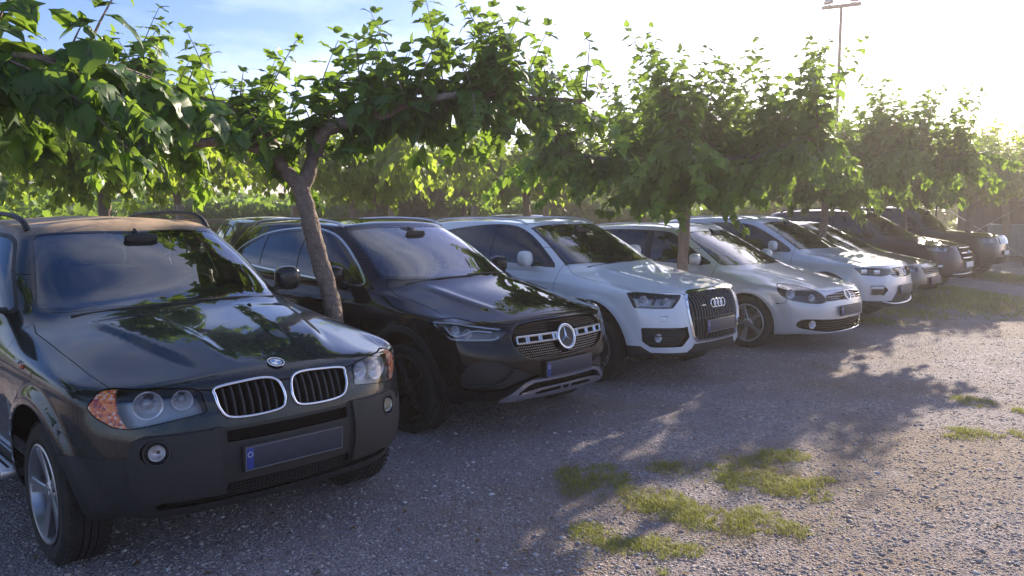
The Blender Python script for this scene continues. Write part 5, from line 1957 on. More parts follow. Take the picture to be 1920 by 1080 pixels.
def build_maroon():
    B = CarBody('maroon_suv', 6, 6)
    S = B.S
    ws = [(-1.13, 0, 1.15), (-1.18, .35, 1.148), (-1.29, .60, 1.14), (-1.42, .72, 1.12), (-2.08, .585, 1.54), (-2.02, .38, 1.565), (-1.975, 0, 1.577)]
    dlo = [(B.wx(x), B.wz(z)) for x, z in ((-1.62, 1.10), (-2.08, 1.43), (-2.23, 1.515), (-2.5, 1.535), (-3.2, 1.53), (-3.6, 1.48), (-3.85, 1.38), (-3.88, 1.28), (-3.7, 1.19), (-3.1, 1.125), (-2.4, 1.105))]
    hood = [(-1.11, 0), (-1.16, .35), (-1.27, .60), (-1.39, .715), (-1.1, .77), (-.77, .75), (-.55, .79), (-.33, .69), (-.2, .5), (-.15, .3), (-.14, 0)]
    std_cuts(B, ws, dlo, hood, [(-2.5, -2.57, .10), (-3.35, -3.3, .08)], arch=(.40, .42), clad=.04, doors=(-1.40, -2.53, -3.45))
    hl = [(-.638, .875, .956), (-.42, .80, .958), (-.222, .58, .943), (-.19, .66, .825), (-.498, .888, .855)]
    S.cut(DIAG, densify(fillet(to2(DIAG, hl), .02), .03), 'headlight', ('body', 'hood', 'seam'))
    gp = [(-.08, .930), (.38, .925), (.43, .88), (.36, .66), (.30, .63), (-.08, .63)]
    S.cut(FRONT, densify(fillet(gp, .02), .04), 'grille', ('body', 'hood', 'seam'))
    fg = to2(DIAG, [(-.385, .86, .523), (-.323, .84, .613), (-.233, .76, .614), (-.268, .78, .473), (-.363, .84, .462)])
    S.cut(DIAG, densify(fillet(fg, .015), .03), 'fog', 'body')
    S.cut(DIAG, [(-.2, .05), (-.2, .46), (.35, .46), (.55, .43), (1.2, .42), (1.2, .05)], 'bumper_trim', 'body', cond=lambda c: c[0] > -.6)
    S.cut(SIDE, [(-3.2, .1), (-3.2, .38), (-1.2, .38), (-1.2, .1)], 'sill', ('body', 'front_door', 'rear_door', 'seam'))
    pm = 'maroon_paint'
    std_parts(B, pm, side='dark_glass', trim='gloss_black', handles=(-2.28, -3.15), handle_z=.97)
    B.part('bumper_trim', 'bumper_trim', 'grey_plastic', offset=.003, thick=.01)
    B.part('sill_trim', 'sill', 'grey_plastic', offset=.005, thick=.01, pair=True)
    g = B.recess('grille', 'grille', 'void_black', .04)[0]
    for z, h in ((.90, .018), (.80, .020), (.70, .018)):
        yy = np.linspace(-.37 + (.9 - z) * .25, .37 - (.9 - z) * .25, 11)
        P = [Vector((B.pts(FRONT, [(abs(y), z)])[0].x + .006, y, z)) for y in yy]
        mb = MB(); mb.tube(P, h, 8, flat=1.0); mb.build('grille_bar', ['chrome'], g, auto=60)
    (c, n), = B.surf(FRONT, [(0, .80)], .03)
    mb = MB(); V, F = superell(c, (.012, .085, .034), 1, 1, 8, 20); mb.add(V, F); mb.build('badge', ['badge_blue'], B.root, auto=60)
    hs = B.recess('headlamp', 'headlight', 'lamp_grey', .05, pair=True)
    for q, par in zip((S.patch('headlight'), flip_y(*S.patch('headlight'))), hs):
        shell_part('lens', q, 'lamp_glass', par, offset=-.001)
    for q in ((-.42, .80, .90), (-.28, .69, .89)):
        lamp(B, B.pts(DIAG, to2(DIAG, [q]), -.02)[0], .042, (1, .35, 0), .025, parents=hs)
    ff = B.recess('fog_lamp', 'fog', 'black_plastic', .03, pair=True)
    mb = MB(); mb.box(B.pts(DIAG, to2(DIAG, [(-.30, .80, .55)]), -.012)[0], (.03, .09, .05), Matrix.Rotation(R(45), 3, 'Z'), .01); both('fog_lamp_lens', mb, ['reflector'], ff)
    yy = np.linspace(-.6, .6, 13)
    P = [Vector((B.pts(FRONT, [(abs(y), .385)])[0].x + .012, y, .385)) for y in yy]
    mb = MB(); mb.tube(P, .015, 8, flat=.7); mb.build('skid_strip', ['satin_metal'], B.root, auto=60)
    plate(B, .565, mat='plate_white')
    rail(B, -2.15, -3.75, 'black_plastic', r=.017, up=.045)
    mirrors(B, -1.72, 1.19, pm, .80, 1.02, .16)
    interior(B)
    liners(B, .42)
    add_wheels(B, 'double', 'alloy', .235)
    return B


def build_simple(spec, pm, style='sedan', side='dark_glass', plate_mat='plate_dark', n=5, grille='bars', rails=False, wheels=True, inside=True):
    """a car seen mostly hidden: body, glass, lamps, grille and wheels from the generic outlines"""
    B = CarBody(None, n, n, spec=spec)
    S = B.S
    X, Z = B.wx, B.wz
    g3 = lambda L: [(X(x), y * spec['w'], Z(z)) for x, y, z in L]
    ws = g3([(-1.20, 0, 1.128), (-1.25, .35, 1.126), (-1.36, .60, 1.115), (-1.49, .735, 1.095), (-2.10, .59, 1.53), (-2.05, .38, 1.555), (-2.0, 0, 1.565)])
    dlo = [(X(x), Z(z)) for x, z in ((-1.62, 1.10), (-2.08, 1.43), (-2.23, 1.515), (-2.5, 1.535), (-3.2, 1.53), (-3.6, 1.48), (-3.85, 1.38), (-3.88, 1.28), (-3.7, 1.19), (-3.1, 1.125), (-2.4, 1.105))]
    hood = [(X(-1.18), 0), (X(-1.23), .35), (X(-1.34), .60), (X(-1.45), .71), (X(-1.1), .76), (X(-.77), .745), (X(-.5), .74), (X(-.3), .64), (X(-.2), .5), (X(-.14), .3), (X(-.13), 0)]
    t = spec['tyre']
    std_cuts(B, ws, dlo, hood, [(X(-2.52), X(-2.6), .10), (X(-3.35), X(-3.3), .08)], arch=(t + .06, t + .07), doors=(X(-1.42), X(-2.55), X(-3.45)))
    if grille == 'slots':
        hl = [(-.34, .84, .93), (-.10, .52, .93), (-.06, .52, .79), (-.30, .86, .79)]
        hl = [(x, y * spec['w'], Z(z)) for x, y, z in hl]
    else:
        hl = [(X(x), y * spec['w'], Z(z)) for x, y, z in ((-.52, .87, .90), (-.36, .78, .905), (-.16, .5, .86), (-.13, .56, .77), (-.40, .88, .79))]
    S.cut(DIAG, densify(to2(DIAG, hl), .03), 'headlight', ('body', 'hood', 'seam'))
    gz0, gz1 = (Z(.76), Z(.93)) if grille == 'slots' else (Z(.72), Z(.85))
    S.cut(FRONT, densify([(-.08, gz1), (.42, gz1), (.40, gz0), (-.08, gz0)], .05), 'grille', ('body', 'hood', 'seam'))
    S.cut(FRONT, densify([(-.08, Z(.50)), (.55, Z(.50)), (.60, Z(.36)), (-.08, Z(.36))], .05), 'intake', 'body')
    std_parts(B, pm, side=side, trim='black_plastic')
    gg = B.recess('grille', 'grille', 'void_black', .035)[0]
    if grille == 'slots':
        for k in range(-4, 4):
            y = .10 * (k + .5)
            P = [B.pts(FRONT, [(abs(y), z)], .004, 1 if y > 0 else -1)[0] for z in np.linspace(gz0, gz1, 4)]
            mb = MB(); mb.tube(P, .022, 6, flat=.8); mb.build('grille_bar', ['chrome'], gg, auto=60)
    else:
        for z in np.linspace(gz0 + .02, gz1 - .02, 3):
            yy = np.linspace(-.39, .39, 9)
            P = [Vector((B.pts(FRONT, [(abs(y), z)])[0].x, y, z)) for y in yy]
            mb = MB(); mb.tube(P, .010, 6, flat=.7); mb.build('grille_bar', ['satin_metal'], gg, auto=60)
    hs = B.recess('headlamp', 'headlight', 'lamp_grey', .04, pair=True)
    for q, par in zip((S.patch('headlight'), flip_y(*S.patch('headlight'))), hs):
        shell_part('lens', q, 'lamp_glass', par, offset=-.001)
    c = np.mean(np.array(hl), 0)
    lamp(B, B.pts(DIAG, to2(DIAG, [tuple(c)]), -.015)[0], .05, (1, .35, 0), .025, parents=hs)
    B.recess('lower_grille', 'intake', 'void_black', .03)
    plate(B, Z(.58), mat=plate_mat)
    mirrors(B, X(-1.72), Z(1.15), pm, .78 * spec['w'], 1.0 * spec['w'], .15)
    if rails:
        rail(B, X(-2.15), X(-3.75), 'black_plastic', r=.017, up=.045)
    if inside:
        interior(B)
    liners(B, t + .075)
    if wheels:
        add_wheels(B, 'wide', 'alloy', t * .67)
    return B

plain('sticker_green', (0.20, 0.42, 0.30), rough=0.6)
build_green(); build_black(); build_white(); build_wagon(); build_pale(); build_maroon()


def gen_spec(name, label, pos, L, W, H, hood_z, belt_z, fw, rw, tyre, wsb, wst, **kw):
    d = dict(name=name, label=label, pos=pos, w=W / 1.84, fw=fw, rw=rw, tyre=tyre, track=W / 2 - .03,
             x=[(-4.5, -L), (-3.6, rw), (-2.0, wst), (-1.22, wsb), (-.85, fw), (0, 0)],
             z=[(0, 0), (.235, .2), (.55, .5 * hood_z / .9 + .02), (.915, hood_z), (1.12, belt_z), (1.642, H)])
    d.update(kw)
    return d


# bronze saloon, boxy dark SUV, a white car beyond it, a dark hatchback in the row behind
build_simple(gen_spec('bronze_saloon', 'low bronze saloon squeezed between the pale crossover and the maroon SUV', (7.42, 13.85, -44), 4.6, 1.80, 1.44, .72, .97, -.92, -3.6, .315, -1.15, -2.05, lift=.06), 'bronze_paint')
build_simple(gen_spec('boxy_suv', 'boxy dark SUV with upright slotted chrome grille, last clear car of the row', (12.05, 19.35, -43), 4.62, 1.86, 1.74, 1.0, 1.16, -.80, -3.5, .37, -1.35, -1.95, lift=.16), 'dark_grey_paint', grille='slots', plate_mat='plate_white', rails=True)
build_simple(gen_spec('white_hatchback', 'white car beyond the boxy SUV, only its bonnet and windscreen pillar showing', (12.9, 22.5, -43), 4.4, 1.80, 1.55, .92, 1.08, -.86, -3.5, .32, -1.1, -1.95), 'white_paint', n=4)
build_simple(gen_spec('dark_hatchback', 'dark hatchback in the row behind, seen between the green and black SUVs', (-5.2, 15.2, 118), 4.3, 1.78, 1.56, .85, 1.05, -.88, -3.5, .32, -1.15, -2.0), 'dark_grey_paint', n=4)

# ------------------------------------------------------------------ ground
def ground_at(px, py):
    """ground point seen at a pixel of the 1920 x 1080 photograph"""
    dx, du = (px - 960) / CAM_F, (540 - py) / CAM_F
    w = (dx, math.cos(CAM_PITCH) + du * math.sin(CAM_PITCH), -math.sin(CAM_PITCH) + du * math.cos(CAM_PITCH))
    t = -CAM_H / w[2]
    return w[0] * t, w[1] * t


def to_px(P):
    """pixel (1920 frame) and depth of world points"""
    P = np.asarray(P, float)
    Z = P[:, 2] - CAM_H
    d = P[:, 1] * math.cos(CAM_PITCH) - Z * math.sin(CAM_PITCH)
    u = Z * math.cos(CAM_PITCH) + P[:, 1] * math.sin(CAM_PITCH)
    d = np.maximum(d, 1e-3)
    return 960 + CAM_F * P[:, 0] / d, 540 - CAM_F * u / d, d


def big_mesh(name, V, F, mat, smooth=False):
    """fast mesh from arrays of same-size faces"""
    V = np.asarray(V, np.float32); F = np.asarray(F, np.int32)
    me = bpy.data.meshes.new(name)
    k = F.shape[1]
    me.vertices.add(len(V)); me.vertices.foreach_set('co', V.ravel())
    me.loops.add(F.size); me.loops.foreach_set('vertex_index', F.ravel())
    me.polygons.add(len(F))
    me.polygons.foreach_set('loop_start', np.arange(0, F.size, k, dtype=np.int32))
    me.polygons.foreach_set('loop_total', np.full(len(F), k, np.int32))
    if smooth:
        me.polygons.foreach_set('use_smooth', np.ones(len(F), bool))
    me.materials.append(MATS[mat])
    me.update(calc_edges=True)
    me.validate()
    return me


def ground_material():
    m, nt, b = base_mat('gravel_ground')
    tc = nt.nodes.new('ShaderNodeTexCoord')
    vo = nt.nodes.new('ShaderNodeTexVoronoi'); vo.inputs['Scale'].default_value = 62
    lk(nt, tc.outputs['Object'], vo.inputs['Vector'])
    vo2 = nt.nodes.new('ShaderNodeTexVoronoi'); vo2.inputs['Scale'].default_value = 135
    lk(nt, tc.outputs['Object'], vo2.inputs['Vector'])
    sep = nt.nodes.new('ShaderNodeSeparateColor'); lk(nt, vo.outputs['Color'], sep.inputs[0])
    sep2 = nt.nodes.new('ShaderNodeSeparateColor'); lk(nt, vo2.outputs['Color'], sep2.inputs[0])
    stone = mixcol(nt, sep.outputs[0], (0.235, 0.198, 0.212), (0.50, 0.44, 0.462))
    stone = mixcol(nt, rng(nt, sep.outputs[1], .90, .93), stone, (0.68, 0.64, 0.63))
    fine = mixcol(nt, sep2.outputs[0], (0.20, 0.166, 0.174), (0.46, 0.40, 0.412))
    mixf = mixcol(nt, rng(nt, noise(nt, 1.3, 4, .6), .42, .6), stone, fine)
    # earth showing through in uneven patches
    earth = mixcol(nt, sep2.outputs[1], (0.22, 0.155, 0.115), (0.38, 0.29, 0.225))
    mp = nt.nodes.new('ShaderNodeMapping'); mp.inputs['Location'].default_value = (-2.7 / 2.4, -4.1 / 1.7, 0); mp.inputs['Scale'].default_value = (1 / 2.4, 1 / 1.7, 0)
    lk(nt, tc.outputs['Object'], mp.inputs['Vector'])
    ln_ = nt.nodes.new('ShaderNodeVectorMath'); ln_.operation = 'LENGTH'; lk(nt, mp.outputs[0], ln_.inputs[0])
    ad2 = nt.nodes.new('ShaderNodeMath'); ad2.operation = 'ADD'
    lk(nt, rng(nt, ln_.outputs['Value'], .2, 1.4, .16, 0), ad2.inputs[0]); lk(nt, noise(nt, .42, 7, .68), ad2.inputs[1])
    patch = rng(nt, ad2.outputs[0], .48, .64, 0, .88)
    lk(nt, mixcol(nt, patch, mixf, earth), b.inputs['Base Color'])
    b.inputs['Roughness'].default_value = .88
    b.inputs['Specular IOR Level'].default_value = .3
    bn = nt.nodes.new('ShaderNodeBump'); bn.inputs['Strength'].default_value = 1.0; bn.inputs['Distance'].default_value = .02
    ad = nt.nodes.new('ShaderNodeMath'); ad.operation = 'ADD'
    lk(nt, rng(nt, vo.outputs['Distance'], 0, .6, 1, 0), ad.inputs[0])
    lk(nt, rng(nt, vo2.outputs['Distance'], 0, .6, .5, 0), ad.inputs[1])
    lk(nt, ad.outputs[0], bn.inputs['Height'])
    lk(nt, bn.outputs[0], b.inputs['Normal'])
    return m


def stone_material():
    m, nt, b = base_mat('stone')
    geo = nt.nodes.new('ShaderNodeNewGeometry')
    cr = nt.nodes.new('ShaderNodeValToRGB')
    e = cr.color_ramp.elements
    e[0].position, e[0].color = 0.0, (.20, .178, .178, 1)
    e[1].position, e[1].color = 1.0, (.72, .69, .68, 1)
    for p, c in ((.35, (.32, .285, .288, 1)), (.6, (.42, .38, .38, 1)), (.78, (.44, .36, .30, 1)), (.93, (.55, .51, .50, 1))):
        q = e.new(p); q.color = c
    lk(nt, geo.outputs['Random Per Island'], cr.inputs[0])
    lk(nt, mixcol(nt, rng(nt, noise(nt, 120, 3), .3, .7, 0, .4), cr.outputs[0], (.24, .22, .21)), b.inputs['Base Color'])
    b.inputs['Roughness'].default_value = .8
    return m


ground_material(); stone_material()
rngs = np.random.default_rng(7)


def vnoise(x, y, seed=0):
    """smooth value noise in [0, 1]"""
    xi, yi = np.floor(x).astype(int), np.floor(y).astype(int)
    fx, fy = x - xi, y - yi
    fx, fy = fx * fx * (3 - 2 * fx), fy * fy * (3 - 2 * fy)

    def h(a, b):
        n = (a * 374761393 + b * 668265263 + seed * 974711) & 0x7fffffff
        n = ((n ^ (n >> 13)) * 1274126177) & 0x7fffffff
        return ((n ^ (n >> 16)) & 0xffff) / 65535.0
    return (h(xi, yi) * (1 - fx) + h(xi + 1, yi) * fx) * (1 - fy) + (h(xi, yi + 1) * (1 - fx) + h(xi + 1, yi + 1) * fx) * fy


def ground_z(x, y):
    x, y = np.asarray(x, float), np.asarray(y, float)
    return .016 * (vnoise(x * .9, y * .9, 1) - .5) + .010 * (vnoise(x * 2.7, y * 2.7, 2) - .5) + .006 * (vnoise(x * 7, y * 7, 3) - .5)


def make_ground():
    # fine grid near, coarse sheet to the horizon, in one mesh
    xs = np.concatenate([[-400, -200, -80, -40, -20], np.arange(-12, 16.01, .12), [20, 26, 34, 50, 90, 200, 400]])
    ys = np.concatenate([[-300, -80, -30, -10, -3], np.arange(0, 24.01, .12), [27, 31, 36, 45, 60, 90, 200, 420]])
    X, Y = np.meshgrid(xs, ys)
    near = np.clip(1 - np.maximum(np.abs(X - 2) - 13, np.abs(Y - 12) - 11.5) / 2, 0, 1)
    Z = ground_z(X, Y) * near
    V = np.stack([X, Y, Z], -1).reshape(-1, 3)
    a, b = X.shape
    i = np.arange(a - 1)[:, None] * b + np.arange(b - 1)[None]
    F = np.stack([i, i + 1, i + b + 1, i + b], -1).reshape(-1, 4)
    o = new_obj('ground', big_mesh('ground', V, F, 'gravel_ground', True))
    tag(o, 'gravel and earth car park ground', None, None, 'structure')


make_ground()


def earth_bias(x, y):
    """bare trodden earth at the right of the foreground"""
    d = np.hypot((x - 2.7) / 2.4, (y - 4.1) / 1.7)
    return np.clip(1.25 - d, 0, 1)


def scatter_stones():
    n = 165000
    d = 3.0 * (14.0 / 3.0) ** rngs.random(n)
    x, y = d * (rngs.random(n) - .5) * 1.62, d
    keep = (np.abs(x) < d * .81) & (vnoise(x * .8 + 9, y * .8, 5) * .6 + vnoise(x * 3, y * 3, 6) * .4 > .06 + .08 * earth_bias(x, y))
    x, y = x[keep], y[keep]
    n = len(x)
    s = np.exp(rngs.normal(math.log(.0040), .52, n)).clip(.0020, .020)
    base = np.array([(1, 0, 0), (-1, 0, 0), (0, 1, 0), (0, -1, 0), (0, 0, 1), (0, 0, -1)], float)
    tri = np.array([(0, 2, 4), (2, 1, 4), (1, 3, 4), (3, 0, 4), (2, 0, 5), (1, 2, 5), (3, 1, 5), (0, 3, 5)])
    J = 1 + .45 * (rngs.random((n, 6, 1)) - .5)
    off = .35 * (rngs.random((n, 6, 3)) - .5)
    B = (base[None] * J + off) * np.stack([s * (1 + .5 * rngs.random(n)), s, s * (.38 + .3 * rngs.random(n))], 1)[:, None]
    th = rngs.random(n) * 6.283
    c, t = np.cos(th)[:, None], np.sin(th)[:, None]
    Vx = B[..., 0] * c - B[..., 1] * t + x[:, None]
    Vy = B[..., 0] * t + B[..., 1] * c + y[:, None]
    Vz = B[..., 2] + (ground_z(x, y) + s * .10)[:, None]
    V = np.stack([Vx, Vy, Vz], -1).reshape(-1, 3)
    F = (tri[None] + 6 * np.arange(n)[:, None, None]).reshape(-1, 3)
    o = new_obj('gravel', big_mesh('gravel', V, F, 'stone', False))
    tag(o, 'loose grey gravel stones strewn over the car park', 'gravel', None, 'stuff')


scatter_stones()


# ------------------------------------------------------------------ grass
def leafy_material(name, dark, lite, trans, rough=.45, spec=.4, tw=.42, back=None, veins=False):
    m, nt, b = base_mat(name)
    out = nt.nodes['Material Output']
    geo = nt.nodes.new('ShaderNodeNewGeometry')
    oi = nt.nodes.new('ShaderNodeObjectInfo')
    ad = nt.nodes.new('ShaderNodeMath'); ad.operation = 'ADD'
    lk(nt, geo.outputs['Random Per Island'], ad.inputs[0]); lk(nt, oi.outputs['Random'], ad.inputs[1])
    fr = nt.nodes.new('ShaderNodeMath'); fr.operation = 'FRACT'; lk(nt, ad.outputs[0], fr.inputs[0])
    col = mixcol(nt, fr.outputs[0], dark, lite)
    col = mixcol(nt, rng(nt, noise(nt, 35, 3), .35, .7, 0, .35), col, tuple(c * 1.5 for c in lite))
    if veins:                                                # pale midrib and side veins in the leaf's own coordinates
        tc = nt.nodes.new('ShaderNodeTexCoord'); sp = nt.nodes.new('ShaderNodeSeparateXYZ'); lk(nt, tc.outputs['Object'], sp.inputs[0])
        ab = nt.nodes.new('ShaderNodeMath'); ab.operation = 'ABSOLUTE'; lk(nt, sp.outputs['Y'], ab.inputs[0])
        q = nt.nodes.new('ShaderNodeMath'); q.operation = 'MULTIPLY_ADD'; lk(nt, ab.outputs[0], q.inputs[0]); q.inputs[1].default_value = -.85; lk(nt, sp.outputs['X'], q.inputs[2])
        w = nt.nodes.new('ShaderNodeMath'); w.operation = 'PINGPONG'; lk(nt, q.outputs[0], w.inputs[0]); w.inputs[1].default_value = .075
        v1 = rng(nt, w.outputs[0], 0.0, .012, .55, 0); v2 = rng(nt, ab.outputs[0], .008, .018, .8, 0)
        mxm = nt.nodes.new('ShaderNodeMath'); mxm.operation = 'MAXIMUM'; lk(nt, v1, mxm.inputs[0]); lk(nt, v2, mxm.inputs[1])
        col = mixcol(nt, mxm.outputs[0], col, (.16, .22, .07))
    if back:
        col = mixcol(nt, geo.outputs['Backfacing'], col, back)
    lk(nt, col, b.inputs['Base Color'])
    b.inputs['Roughness'].default_value = rough
    b.inputs['Specular IOR Level'].default_value = spec
    tr = nt.nodes.new('ShaderNodeBsdfTranslucent')
    lk(nt, mixcol(nt, fr.outputs[0], tuple(c * .72 for c in trans), trans), tr.inputs[0])
    mx = nt.nodes.new('ShaderNodeMixShader'); mx.inputs[0].default_value = tw
    lk(nt, b.outputs[0], mx.inputs[1]); lk(nt, tr.outputs[0], mx.inputs[2])
    lk(nt, mx.outputs[0], out.inputs['Surface'])
    return m


leafy_material('mulberry_leaf', (.040, .104, .016), (.088, .185, .028), (.36, .56, .05), rough=.42, spec=.4, tw=.47, back=(.075, .115, .055))
leafy_material('veined_leaf', (.040, .104, .016), (.084, .175, .026), (.34, .53, .05), rough=.42, spec=.4, tw=.45, back=(.075, .115, .055), veins=True)
leafy_material('far_leaf', (.050, .095, .020), (.110, .180, .034), (.58, .76, .07), rough=.5, spec=.3, tw=.58)
leafy_material('grass_blade', (.110, .150, .030), (.350, .330, .080), (.50, .54, .09), rough=.55, spec=.3, tw=.35)
leafy_material('dry_grass', (.23, .175, .085), (.36, .28, .15), (.35, .27, .12), rough=.7, spec=.2, tw=.3)
leafy_material('reed', (.10, .105, .045), (.19, .18, .085), (.25, .25, .09), rough=.6, spec=.2, tw=.3)
leafy_material('litter', (.10, .055, .028), (.21, .13, .065), (.2, .12, .05), rough=.8, spec=.2, tw=.15)
plain('bark', (.25, .195, .16), rough=.95, var=.5, vscale=16, bump=1.0, bscale=30, bdist=.03, spec=.2)
plain('bark_far', (.24, .185, .145), rough=.9, var=.3, vscale=10)


def blades(x, y, h, w, lean, seg=2):
    """arrays of curved tapering blades"""
    n = len(x)
    th = rngs.random(n) * 6.283
    dirx, diry = np.cos(th), np.sin(th)
    z0 = ground_z(x, y) - .004
    rows = []
    for i in range(seg + 1):
        t = i / seg
        cx = x + dirx * lean * t ** 1.7; cy = y + diry * lean * t ** 1.7
        cz = z0 + h * t * (1 - .25 * t * (lean / h))
        ww = w * (1 - t) ** .8 / 2
        rows.append(np.stack([cx - diry * ww, cy + dirx * ww, cz], -1)); rows.append(np.stack([cx + diry * ww, cy - dirx * ww, cz], -1))
    V = np.stack(rows, 1)
    k = 2 * (seg + 1)
    q = []
    for i in range(seg):
        q += [(2 * i, 2 * i + 1, 2 * i + 3), (2 * i, 2 * i + 3, 2 * i + 2)]
    F = (np.array(q)[None] + k * np.arange(n)[:, None, None]).reshape(-1, 3)
    return V.reshape(-1, 3), F


def grass_patch(name, label, blobs, per_m2, h, mat, seed, dry=0.0, w=.004):
    """blobs in photograph pixels: centre and radii, laid out on the ground"""
    xs, ys, hs = [], [], []
    for bx, by, rx, ry in blobs:
        c = ground_at(bx, by)
        e1, e2 = ground_at(bx + rx, by), ground_at(bx, by - ry)
        ax, ay = abs(e1[0] - c[0]), max(abs(e2[1] - c[1]), .04)
        n = int(math.pi * ax * ay * per_m2)
        r = np.sqrt(rngs.random(n)) * 1.15; t = rngs.random(n) * 6.283
        x, y = c[0] + ax * r * np.cos(t), c[1] + ay * r * np.sin(t)
        dens = vnoise(x * 9, y * 9, seed) * .55 + vnoise(x * 26, y * 26, seed + 1) * .45
        k = dens > .30 + .32 * np.clip(r - .45, 0, 1)
        xs.append(x[k]); ys.append(y[k]); hs.append((.45 + .85 * dens[k]) * (1.12 - .5 * np.clip(r[k], 0, 1)))
    x, y, hh = (np.concatenate(v) for v in (xs, ys, hs))
    hh = h * hh * (.6 + .8 * rngs.random(len(x)))
    V, F = blades(x, y, hh, w * (.7 + .6 * rngs.random(len(x))), hh * (.3 + .9 * rngs.random(len(x))))
    o = new_obj(name, big_mesh(name, V, F, mat, True))
    tag(o, label, 'grass', None, 'stuff')


zz = lambda L: [(700 + x * .6354, 560 + y * .6357, rx * .6354, ry * .6357) for x, y, rx, ry in L]
MAIN = zz([(600, 540, 60, 40), (690, 520, 60, 28), (780, 580, 60, 40), (870, 610, 80, 40), (880, 500, 70, 18), (960, 640, 80, 40), (1050, 655, 70, 40),
           (1150, 650, 80, 38), (1240, 690, 60, 20), (1040, 520, 50, 40), (1100, 480, 70, 20), (1210, 460, 70, 18), (1180, 540, 70, 40), (1260, 560, 80, 35), (1320, 535, 50, 10)])
LOW = zz([(630, 690, 50, 30), (720, 710, 60, 38), (820, 730, 70, 38), (920, 745, 50, 20)])
grass_patch('grass_patch', 'largest patch of short green grass growing in the gravel', MAIN, 15000, .050, 'grass_blade', 21)
grass_patch('grass_patch', 'yellowed thin grass fringing the largest patch', [(x, y, rx * 1.5, ry * 1.5) for x, y, rx, ry in MAIN[::2]], 4200, .045, 'dry_grass', 25, w=.003)
grass_patch('grass_patch', 'lower left patch of short grass with straw ends, nearest the camera', LOW, 15000, .050, 'grass_blade', 31)
grass_patch('stray_grass', 'scattered single blades and tiny tufts around the grass patches', [(x + dx, y + dy, rx * 1.3, ry * 1.2) for (x, y, rx, ry), dx, dy in zip((MAIN + LOW)[::2], (40, -50, 60, -30, 70, -60, 30, 50, -40, 20), (25, -18, 22, 30, -20, 18, -25, 20, 24, -20))], 900, .04, 'grass_blade', 35)
for b_, l_ in zip(zz([(1770, 305, 50, 16), (1760, 398, 92, 18), (1910, 400, 25, 14), (1912, 335, 20, 8), (850, 808, 20, 8)]),
                  ('thin tuft of grass farther right on the gravel, upper of two', 'flat oval patch of grass at the right on the gravel', 'small grass patch cut by the right picture edge',
                   'tiny grass tuft at the right picture edge above the small patch', 'tiny grass tuft at the bottom edge below the lower left patch')):
    grass_patch('grass_patch', l_, [b_], 16000, .045, 'grass_blade', int(b_[0]))
grass_patch('dry_grass', 'dry straw tufts at the left end of the grass patches', zz([(575, 520, 30, 26), (620, 545, 26, 14), (600, 668, 30, 14), (690, 670, 40, 12), (900, 690, 40, 10), (740, 620, 30, 10)]), 1500, .085, 'dry_grass', 41, w=.003)
grass_patch('verge_grass', 'strip of sunlit dry grass in front of the farthest parked cars', [(1800, 572, 110, 20), (1885, 520, 60, 13), (1700, 588, 60, 10), (1870, 560, 60, 14), (1640, 604, 50, 8), (1770, 545, 70, 14)], 900, .085, 'grass_blade', 51, w=.010)
grass_patch('dry_verge', 'yellow dry stalks in the grass by the farthest cars', [(1810, 568, 100, 18), (1885, 525, 55, 12), (1720, 588, 60, 10)], 700, .10, 'dry_grass', 61, w=.008)


def litter():
    n = 420
    d = 3.4 + 9 * rngs.random(n) ** 1.3
    x = (rngs.random(n) - .5) * d * 1.35
    s = .008 + .018 * rngs.random(n)
    th = rngs.random(n) * 6.283
    base = np.array([(-1, 0, 0), (-.3, .45, .12), (.5, .35, .1), (1, 0, .25), (.5, -.35, .1), (-.3, -.45, .12)])
    c, t = np.cos(th)[:, None], np.sin(th)[:, None]
    V = np.stack([(base[None, :, 0] * c - base[None, :, 1] * t) * s[:, None] + x[:, None], (base[None, :, 0] * t + base[None, :, 1] * c) * s[:, None] + d[:, None],
                  base[None, :, 2] * s[:, None] * (.4 + 1.6 * rngs.random((n, 1))) + (ground_z(x, d) + .006)[:, None]], -1).reshape(-1, 3)
    F = (np.array([(0, 1, 5), (1, 2, 5), (2, 4, 5), (2, 3, 4)])[None] + 6 * np.arange(n)[:, None, None]).reshape(-1, 3)
    o = new_obj('leaf_litter', big_mesh('leaf_litter', V, F, 'litter', False))
    tag(o, 'scattered brown fallen leaf scraps on the gravel', 'leaf litter', None, 'stuff')
    mb = MB()
    for k in range(46):
        dd = 3.6 + 5 * rngs.random(); xx = (rngs.random() - .45) * dd * 1.1
        a = rngs.random() * 6.283; L = .05 + .13 * rngs.random()
        P = [Vector((xx + math.cos(a) * L * t + .02 * math.sin(5 * t + k), dd + math.sin(a) * L * t + .015 * math.cos(4 * t), .010 + .004 * math.sin(9 * t))) for t in np.linspace(0, 1, 5)]
        mb.tube(P, .0016, 4)
    tag(mb.build('twigs', ['dry_grass']), 'thin dry stalks lying on the gravel', 'twigs', None, 'stuff')


litter()


